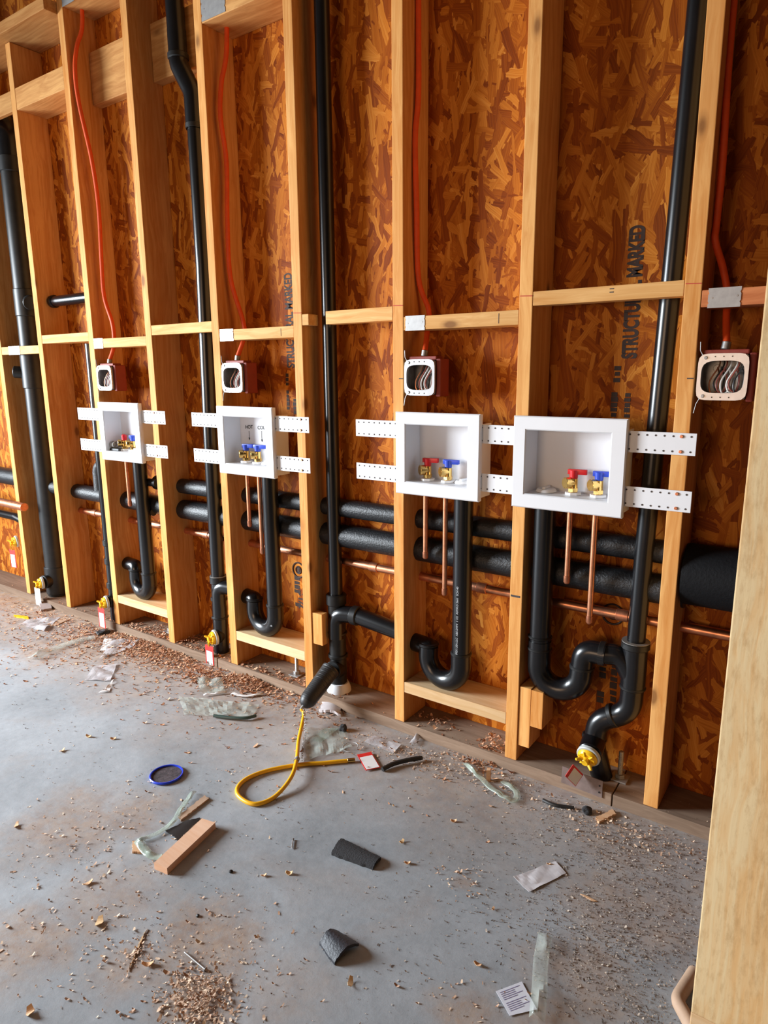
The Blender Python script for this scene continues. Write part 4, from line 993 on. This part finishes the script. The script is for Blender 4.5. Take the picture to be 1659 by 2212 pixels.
bm = bmesh.new(); tube(bm, smooth_path([fl(826, 1662, .008), fl(850, 1650, .010), fl(885, 1641, .012), fl(912, 1637, .010)], 6), [.007, .0075, .007, .0075, .007, .0075, .007, .0075, .007, .0075, .007, .0075, .007, .0075, .007, .0075, .007, .0075, .006], 10)
obj('rubber_tube', bm, M_RUB, smooth=True, label='short black rubber tube lying right of the floor tag', cat='tube')
bm = bmesh.new(); tube(bm, smooth_path([fl(1173, 1728, .004), fl(1195, 1738, .006), fl(1218, 1742, .005), fl(1240, 1745, .004)], 5), .005, 8); obj('rubber_tube', bm, M_RUB, smooth=True, label='thin black strip at the foot of the plate near the black lump', cat='tube')
def lump(u, v, r, mat, lab, cat, name, zs=.7, seed=0, z=0):
    bm = bmesh.new(); bmesh.ops.create_icosphere(bm, subdivisions=3, radius=r)
    for q_ in bm.verts:
        n_ = noise.noise(q_.co*(2.2/r)*.5 + Vector((seed, 0, 0))); q_.co *= 1+.45*n_; q_.co.z = max(q_.co.z*zs, -r*zs*.6)
    lo = min(q_.co.z for q_ in bm.verts); p = fl(u, v, z)
    bmesh.ops.translate(bm, verts=bm.verts, vec=(p.x, p.y, z-lo+.0004)); return obj(name, bm, mat, label=lab, cat=cat)
lump(1268, 1755, .014, M_FELT, 'black lump of felt at the foot of the bottom plate at right', 'scrap', 'felt_lump')
lump(742, 1578, .013, M_FELT, 'black pointed lump below the white collar of the middle stack', 'scrap', 'felt_lump', 1.1, 3)
lump(222, 1368, .030, M_RUB, 'black rounded scrap on the floor under the leftmost red tag', 'scrap', 'rubber_lump', .35, 5)
lump(499, 1884, .0045, M_FELT, 'tiny black pebble right of the wood offcut', 'pebble', 'pebble', .7, 6)
lump(427, 1979, .004, M_RUB, 'tiny black pebble above the long floor nail', 'pebble', 'pebble', .7, 8)
# blue ring lid
c0 = fl(360, 1676, .0); t = thing('blue_lid', c0, 'round blue plastic lid full of dust on the floor', 'lid')
bm = bmesh.new(); R0 = .050; ring = [Vector((c0.x+R0*math.cos(2*PI*k/48), c0.y+R0*math.sin(2*PI*k/48), .012)) for k in range(49)]
bm = bmesh.new()
prof = [(R0-.004, .0025), (R0, .0022), (R0+.0010, .0065), (R0-.001, .0085), (R0-.004, .008), (R0-.0045, .004)]
rows = [[bm.verts.new((c0.x+r_*math.cos(2*PI*k/48), c0.y+r_*math.sin(2*PI*k/48), z_)) for k in range(48)] for r_, z_ in prof]
for a, b_ in zip(rows, rows[1:]+rows[:1]):
    for k in range(48): bm.faces.new((a[k], a[(k+1) % 48], b_[(k+1) % 48], b_[k]))
bmesh.ops.recalc_face_normals(bm, faces=bm.faces); obj('rim', bm, M_BLUEL, t, smooth=True)
bm = bmesh.new(); rod(bm, (c0.x, c0.y, .001), (c0.x, c0.y, .0038), R0-.0046, 40); obj('dusty_centre', bm, plain('dust_in_lid', (.060, .045, .050), .8, var=.6, scale=90, bmp=.8), t, smooth=True)
# nails
for (a_, b_, lab, r_) in (((630, 1831), (633, 1813), 'short bright nail lying in the middle of the floor', .0016), ((400, 2058), (443, 2094), 'long rusty nail lying on the floor at bottom left', .0020)):
    p, q_ = fl(*a_, .003), fl(*b_, .003); d_ = (q_-p).normalized(); t = thing('nail', (p+q_)/2, lab, 'nail')
    bm = bmesh.new(); tube(bm, [p-d_*.004, p, p+d_*.001, q_], [.0002, r_, r_, r_], 10); obj('shank', bm, M_ZINCD, t, smooth=True)
    bm = bmesh.new(); rod(bm, q_, q_+d_*.0015, r_*2.0, 12); obj('head', bm, M_ZINC, t)
# grey strap plate lying on the plate at right
p = [at(1215, 1655, -.008), at(1302, 1688, -.008), at(1300, 1724, -.008), at(1212, 1690, -.008)]
t = thing('steel_strap', (p[0]+p[2])/2, 'rusty grey steel strap leaning on the plate under the forward-facing plug', 'strap')
bm = bmesh.new(); f = bm.faces.new([bm.verts.new(q_) for q_ in p]); e_ = bmesh.ops.extrude_face_region(bm, geom=[f]); bmesh.ops.translate(bm, verts=[v for v in e_['geom'] if isinstance(v, bmesh.types.BMVert)], vec=(0, .0022, 0)); bmesh.ops.recalc_face_normals(bm, faces=bm.faces); obj('strap_body', bm, M_GREY, t)
for (u, v) in ((1295, 1698), (1294, 1712)):
    q_ = at(u, v, -.0095); bm = bmesh.new(); rod(bm, q_, q_+Vector((0, .001, 0)), .0026, 10); obj('punched_hole', bm, M_WIREB, t)
# card scraps at far left, white scrap near white collar
slab('card_scrap', G((84, 1300), (100, 1296), (112, 1318), (88, 1322)), .012, plain('grey_card', (.36, .29, .27), .8), 'grey torn cardboard leaning at the plate below the second plug', 'cardboard', arch=.012)
slab('card_scrap', G((98, 1352), (130, 1336), (148, 1340), (120, 1352)), .004, M_TAN, 'flat brown cardboard strip beside the milky wrapper', 'cardboard')
slab('card_scrap', G((690, 1540), (700, 1515), (735, 1525), (735, 1548)), .010, plain('pale_crumpled_paper', (.55, .50, .50), .7), 'pale crumpled scrap in front of the white collar', 'paper', arch=.008, jag=.004)
slab('wood_stick', G((1286, 1770), (1322, 1752), (1330, 1762), (1294, 1780)), .007, M_CHIP, 'short orange wood stick beside the black lump', 'wood chip')
slab('wood_stick', G((30, 1330), (60, 1333), (62, 1338), (32, 1334)), .006, M_YEL, 'yellow stick lying at the left edge of the floor', 'stick')
t = slab('wood_shim', G((1050, 1690), (1058, 1690), (1060, 1684), (1052, 1684)), .040, M_CHIP, 'small wood shim standing up in front of the plate', 'wood chip', jag=0)
bm = bmesh.new(); tube(bm, fillet([fl(1500, 2100, .012), fl(1462, 2160, .015), fl(1500, 2230, .014)], .03, 8), .013, 16)
obj('curled_scrap', bm, M_TAN, smooth=True, label='bent tan tube scrap at the foot of the foreground post', cat='scrap')
# individual wood chips that read one by one
CH = [(868, 1820, 'by the felt scrap', .009), (980, 1775, 'right of centre, above the pale paper', .010), (880, 1866, 'below the felt scrap', .010), (757, 2125, 'below the foam piece', .012), (1032, 2085, 'above the leaflet, to its left', .009),
      (570, 1893, 'pair piece right of the offcut', .009), (625, 1888, 'flower-shaped, left of the felt scrap', .011), (36, 1785, 'pale, near the left edge', .012), (190, 1910, 'pale, lower left floor', .012), (215, 1995, 'curl above the long splinter', .016),
      (320, 2085, 'white curl right of the long splinter', .014), (1185, 1868, 'thin, above the pale paper', .006), (192, 1592, 'brown, left floor far from the lid', .012), (245, 1597, 'pale, beside the brown chip', .010), (135, 1623, 'brown, upper left floor', .012),
      (850, 1742, 'small pale, right of the hose loop', .005), (1065, 1965, 'grey, below the pale paper', .006), (66, 2188, 'yellow curl at the bottom left', .015)]
for k, (u, v, w, r_) in enumerate(CH):
    p = fl(u, v, 0); bm = bmesh.new(); a0 = random.uniform(0, 6.3); ln = r_*random.uniform(.9, 1.3); wd_ = r_*random.uniform(.4, .6)
    rows = []
    for i in range(7):
        s = i/6-.5
        rows.append([bm.verts.new((p.x+math.cos(a0)*s*2*ln*.8-math.sin(a0)*q_*wd_*(1-abs(s)*.9), p.y+math.sin(a0)*s*2*ln*.8+math.cos(a0)*q_*wd_*(1-abs(s)*.9), .0015+r_*.45*(s*2)**2+r_*.1*q_)) for q_ in (-1, 0, 1)])
    for a, b_ in zip(rows[:-1], rows[1:]):
        for i in range(2): bm.faces.new((a[i], b_[i], b_[i+1], a[i+1]))
    o = obj('wood_chip', bm, M_CHIP if k % 3 else M_PALE, label='curled wood chip, '+w, cat='wood chip', group='loose wood chips on the floor')
    md = o.modifiers.new('s', 'SOLIDIFY'); md.thickness = .0012; md.offset = 1
slab('wood_splinter', G((277, 2100), (300, 2040), (318, 2008), (298, 2052)), .003, M_PALE, 'long pale splinter on the floor at bottom left', 'splinter', jag=.001)
slab('wood_splinter', G((1253, 1932), (1262, 1934), (1290, 1948), (1280, 1948)), .002, M_CHIP, 'thin splinter right of the pale paper', 'splinter', jag=.0005)

# ------------------------------------------------------------------ shavings and sawdust (uncountable)
def shavings(name, mat, clusters, lab, smin, smax, seed, curl=1.0):
    rnd = random.Random(seed); vs, fs = [], []
    for cl_ in clusters:
        cx, cy, sx, sy, n = cl_[:5]; hz = cl_[5] if len(cl_) > 5 else 0.0
        for _ in range(n):
            x = rnd.gauss(cx, sx); y = rnd.gauss(cy, sy)
            zf = 0.0
            if y > DEP-.01: continue
            if -.012 < y < .0: y = -.013
            if y >= 0: zf = .038
            if any(abs(x-(X+.019)) < .024 and y > -.004 for X in XS): continue
            if -.135 < x < .02 and -.63 < y < 0: continue
            dd2 = ((x-cx)/sx)**2+((y-cy)/sy)**2
            z = zf + .0006 + hz*rnd.random()*math.exp(-dd2*.7)
            ln = rnd.uniform(smin, smax)*(rnd.random()**.8+.35); w = ln*rnd.uniform(.25, .6); a = rnd.uniform(0, 6.28); c, s = math.cos(a), math.sin(a)
            k = curl*rnd.uniform(.1, .9); t1, t2 = rnd.uniform(-.5, .5)*w, rnd.uniform(-.5, .5)*w
            b0 = len(vs)
            for (l_, zz) in ((-.5, k*ln*.45), (0, 0), (.5, k*ln*.45*rnd.random())):
                for q_ in (-.5, .5):
                    ww = w*q_*(1-abs(l_)*.8)
                    vs.append((x+c*l_*ln-s*ww, y+s*l_*ln+c*ww, z+zz+max(0, t1*q_)+.0003))
            fs.append((b0, b0+2, b0+3, b0+1)); fs.append((b0+2, b0+4, b0+5, b0+3))
    me = bpy.data.meshes.new(name); me.from_pydata(vs, [], fs); me.materials.append(mat)
    o = bpy.data.objects.new(name, me); COL.objects.link(o); tag(o, lab, None, None, 'stuff'); o['category'] = 'shavings'; return o
def cl(u, v, sx, sy, n, hz=.0): p = fl(u, v); return (p.x, p.y, sx, sy, n, hz)
def shavmat(name, stops):
    m, nt, b = newmat(name); g = N(nt, 'ShaderNodeNewGeometry'); r = ramp(nt, stops); L(nt, g.outputs['Random Per Island'], r.inputs[0]); L(nt, r.outputs[0], b.inputs['Base Color']); b.inputs['Roughness'].default_value = .75; return m
M_SH1 = shavmat('red_shavings', [(0, (.30, .12, .06)), (.5, (.52, .24, .12)), (1, (.74, .46, .28))])
M_SH2 = shavmat('pale_shavings', [(0, (.42, .25, .16)), (.5, (.66, .43, .29)), (1, (.84, .66, .48))])
M_SH3 = shavmat('grey_grit', [(0, (.10, .08, .07)), (.5, (.30, .24, .20)), (1, (.62, .52, .42))])
shavings('reddish_shavings', M_SH1, [cl(330, 1400, .15, .05, 1700, .016), cl(250, 1385, .25, .07, 1300, .004), cl(540, 1478, .08, .035, 900, .026), cl(430, 1455, .10, .04, 500, .014), cl(420, 1440, .2, .06, 400, .006), cl(640, 1510, .14, .05, 350, .01),
    (-2.32, .045, .05, .05, 160, .03), (-.84, .03, .020, .030, 150, .05), (-1.06, .06, .04, .03, 70, .02), (-1.62, .05, .04, .05, 90, .02), (-.86, -.03, .05, .02, 90, .01), (-3.3, -.10, .3, .06, 350, .01), (-3.0, -.3, .35, .12, 500), (-2.1, -.25, .5, .12, 500)],
    'reddish wood shavings heaped along the bottom plate', .006, .017, 3)
shavings('pale_shavings', M_SH2, [cl(860, 1625, .16, .03, 143, .01), cl(960, 1650, .12, .03, 143, .01), cl(1120, 1700, .14, .03, 110, .008), cl(1340, 1790, .12, .03, 110, .008), cl(430, 2150, .042, .035, 520, .012), cl(425, 2185, .03, .03, 160, .006), cl(300, 2060, .02, .02, 40, .006),
    cl(440, 2040, .10, .08, 121, .002), cl(150, 1825, .10, .06, 88, .003), cl(240, 2000, .08, .06, 66, .002), cl(270, 2100, .08, .05, 77, .002), cl(20, 2050, .06, .05, 49, .002), cl(1000, 1905, .022, .035, 33, .01), cl(960, 1890, .02, .02, 14, .004),
    cl(280, 1760, .12, .08, 99, .002), cl(510, 1675, .04, .03, 19, .003), cl(200, 1930, .16, .12, 121), cl(500, 2150, .1, .08, 99), cl(1000, 2140, .06, .05, 33), (-1.0, -.12, .4, .05, 260, .0), (-.35, -.10, .10, .05, 240, .006)],
    'pale wood shavings scattered over the concrete floor', .003, .011, 5)
shavings('sawdust_grit', M_SH3, [cl(1400, 1980, .10, .16, 1900, .001), cl(1300, 2060, .09, .09, 900, .001), cl(1230, 1900, .15, .15, 700), cl(1330, 1830, .12, .07, 700, .001), cl(1150, 1950, .2, .2, 420), (-1.2, -.55, .7, .3, 600, 0), (-2.3, -.55, .7, .25, 500, 0), (-1.0, -.95, .5, .2, 400, 0), (-.55, -.10, .35, .05, 420, .001), cl(1400, 2190, .05, .03, 260, .003)],
    'fine grit and sawdust strewn over the floor', .0025, .0065, 9, .6)
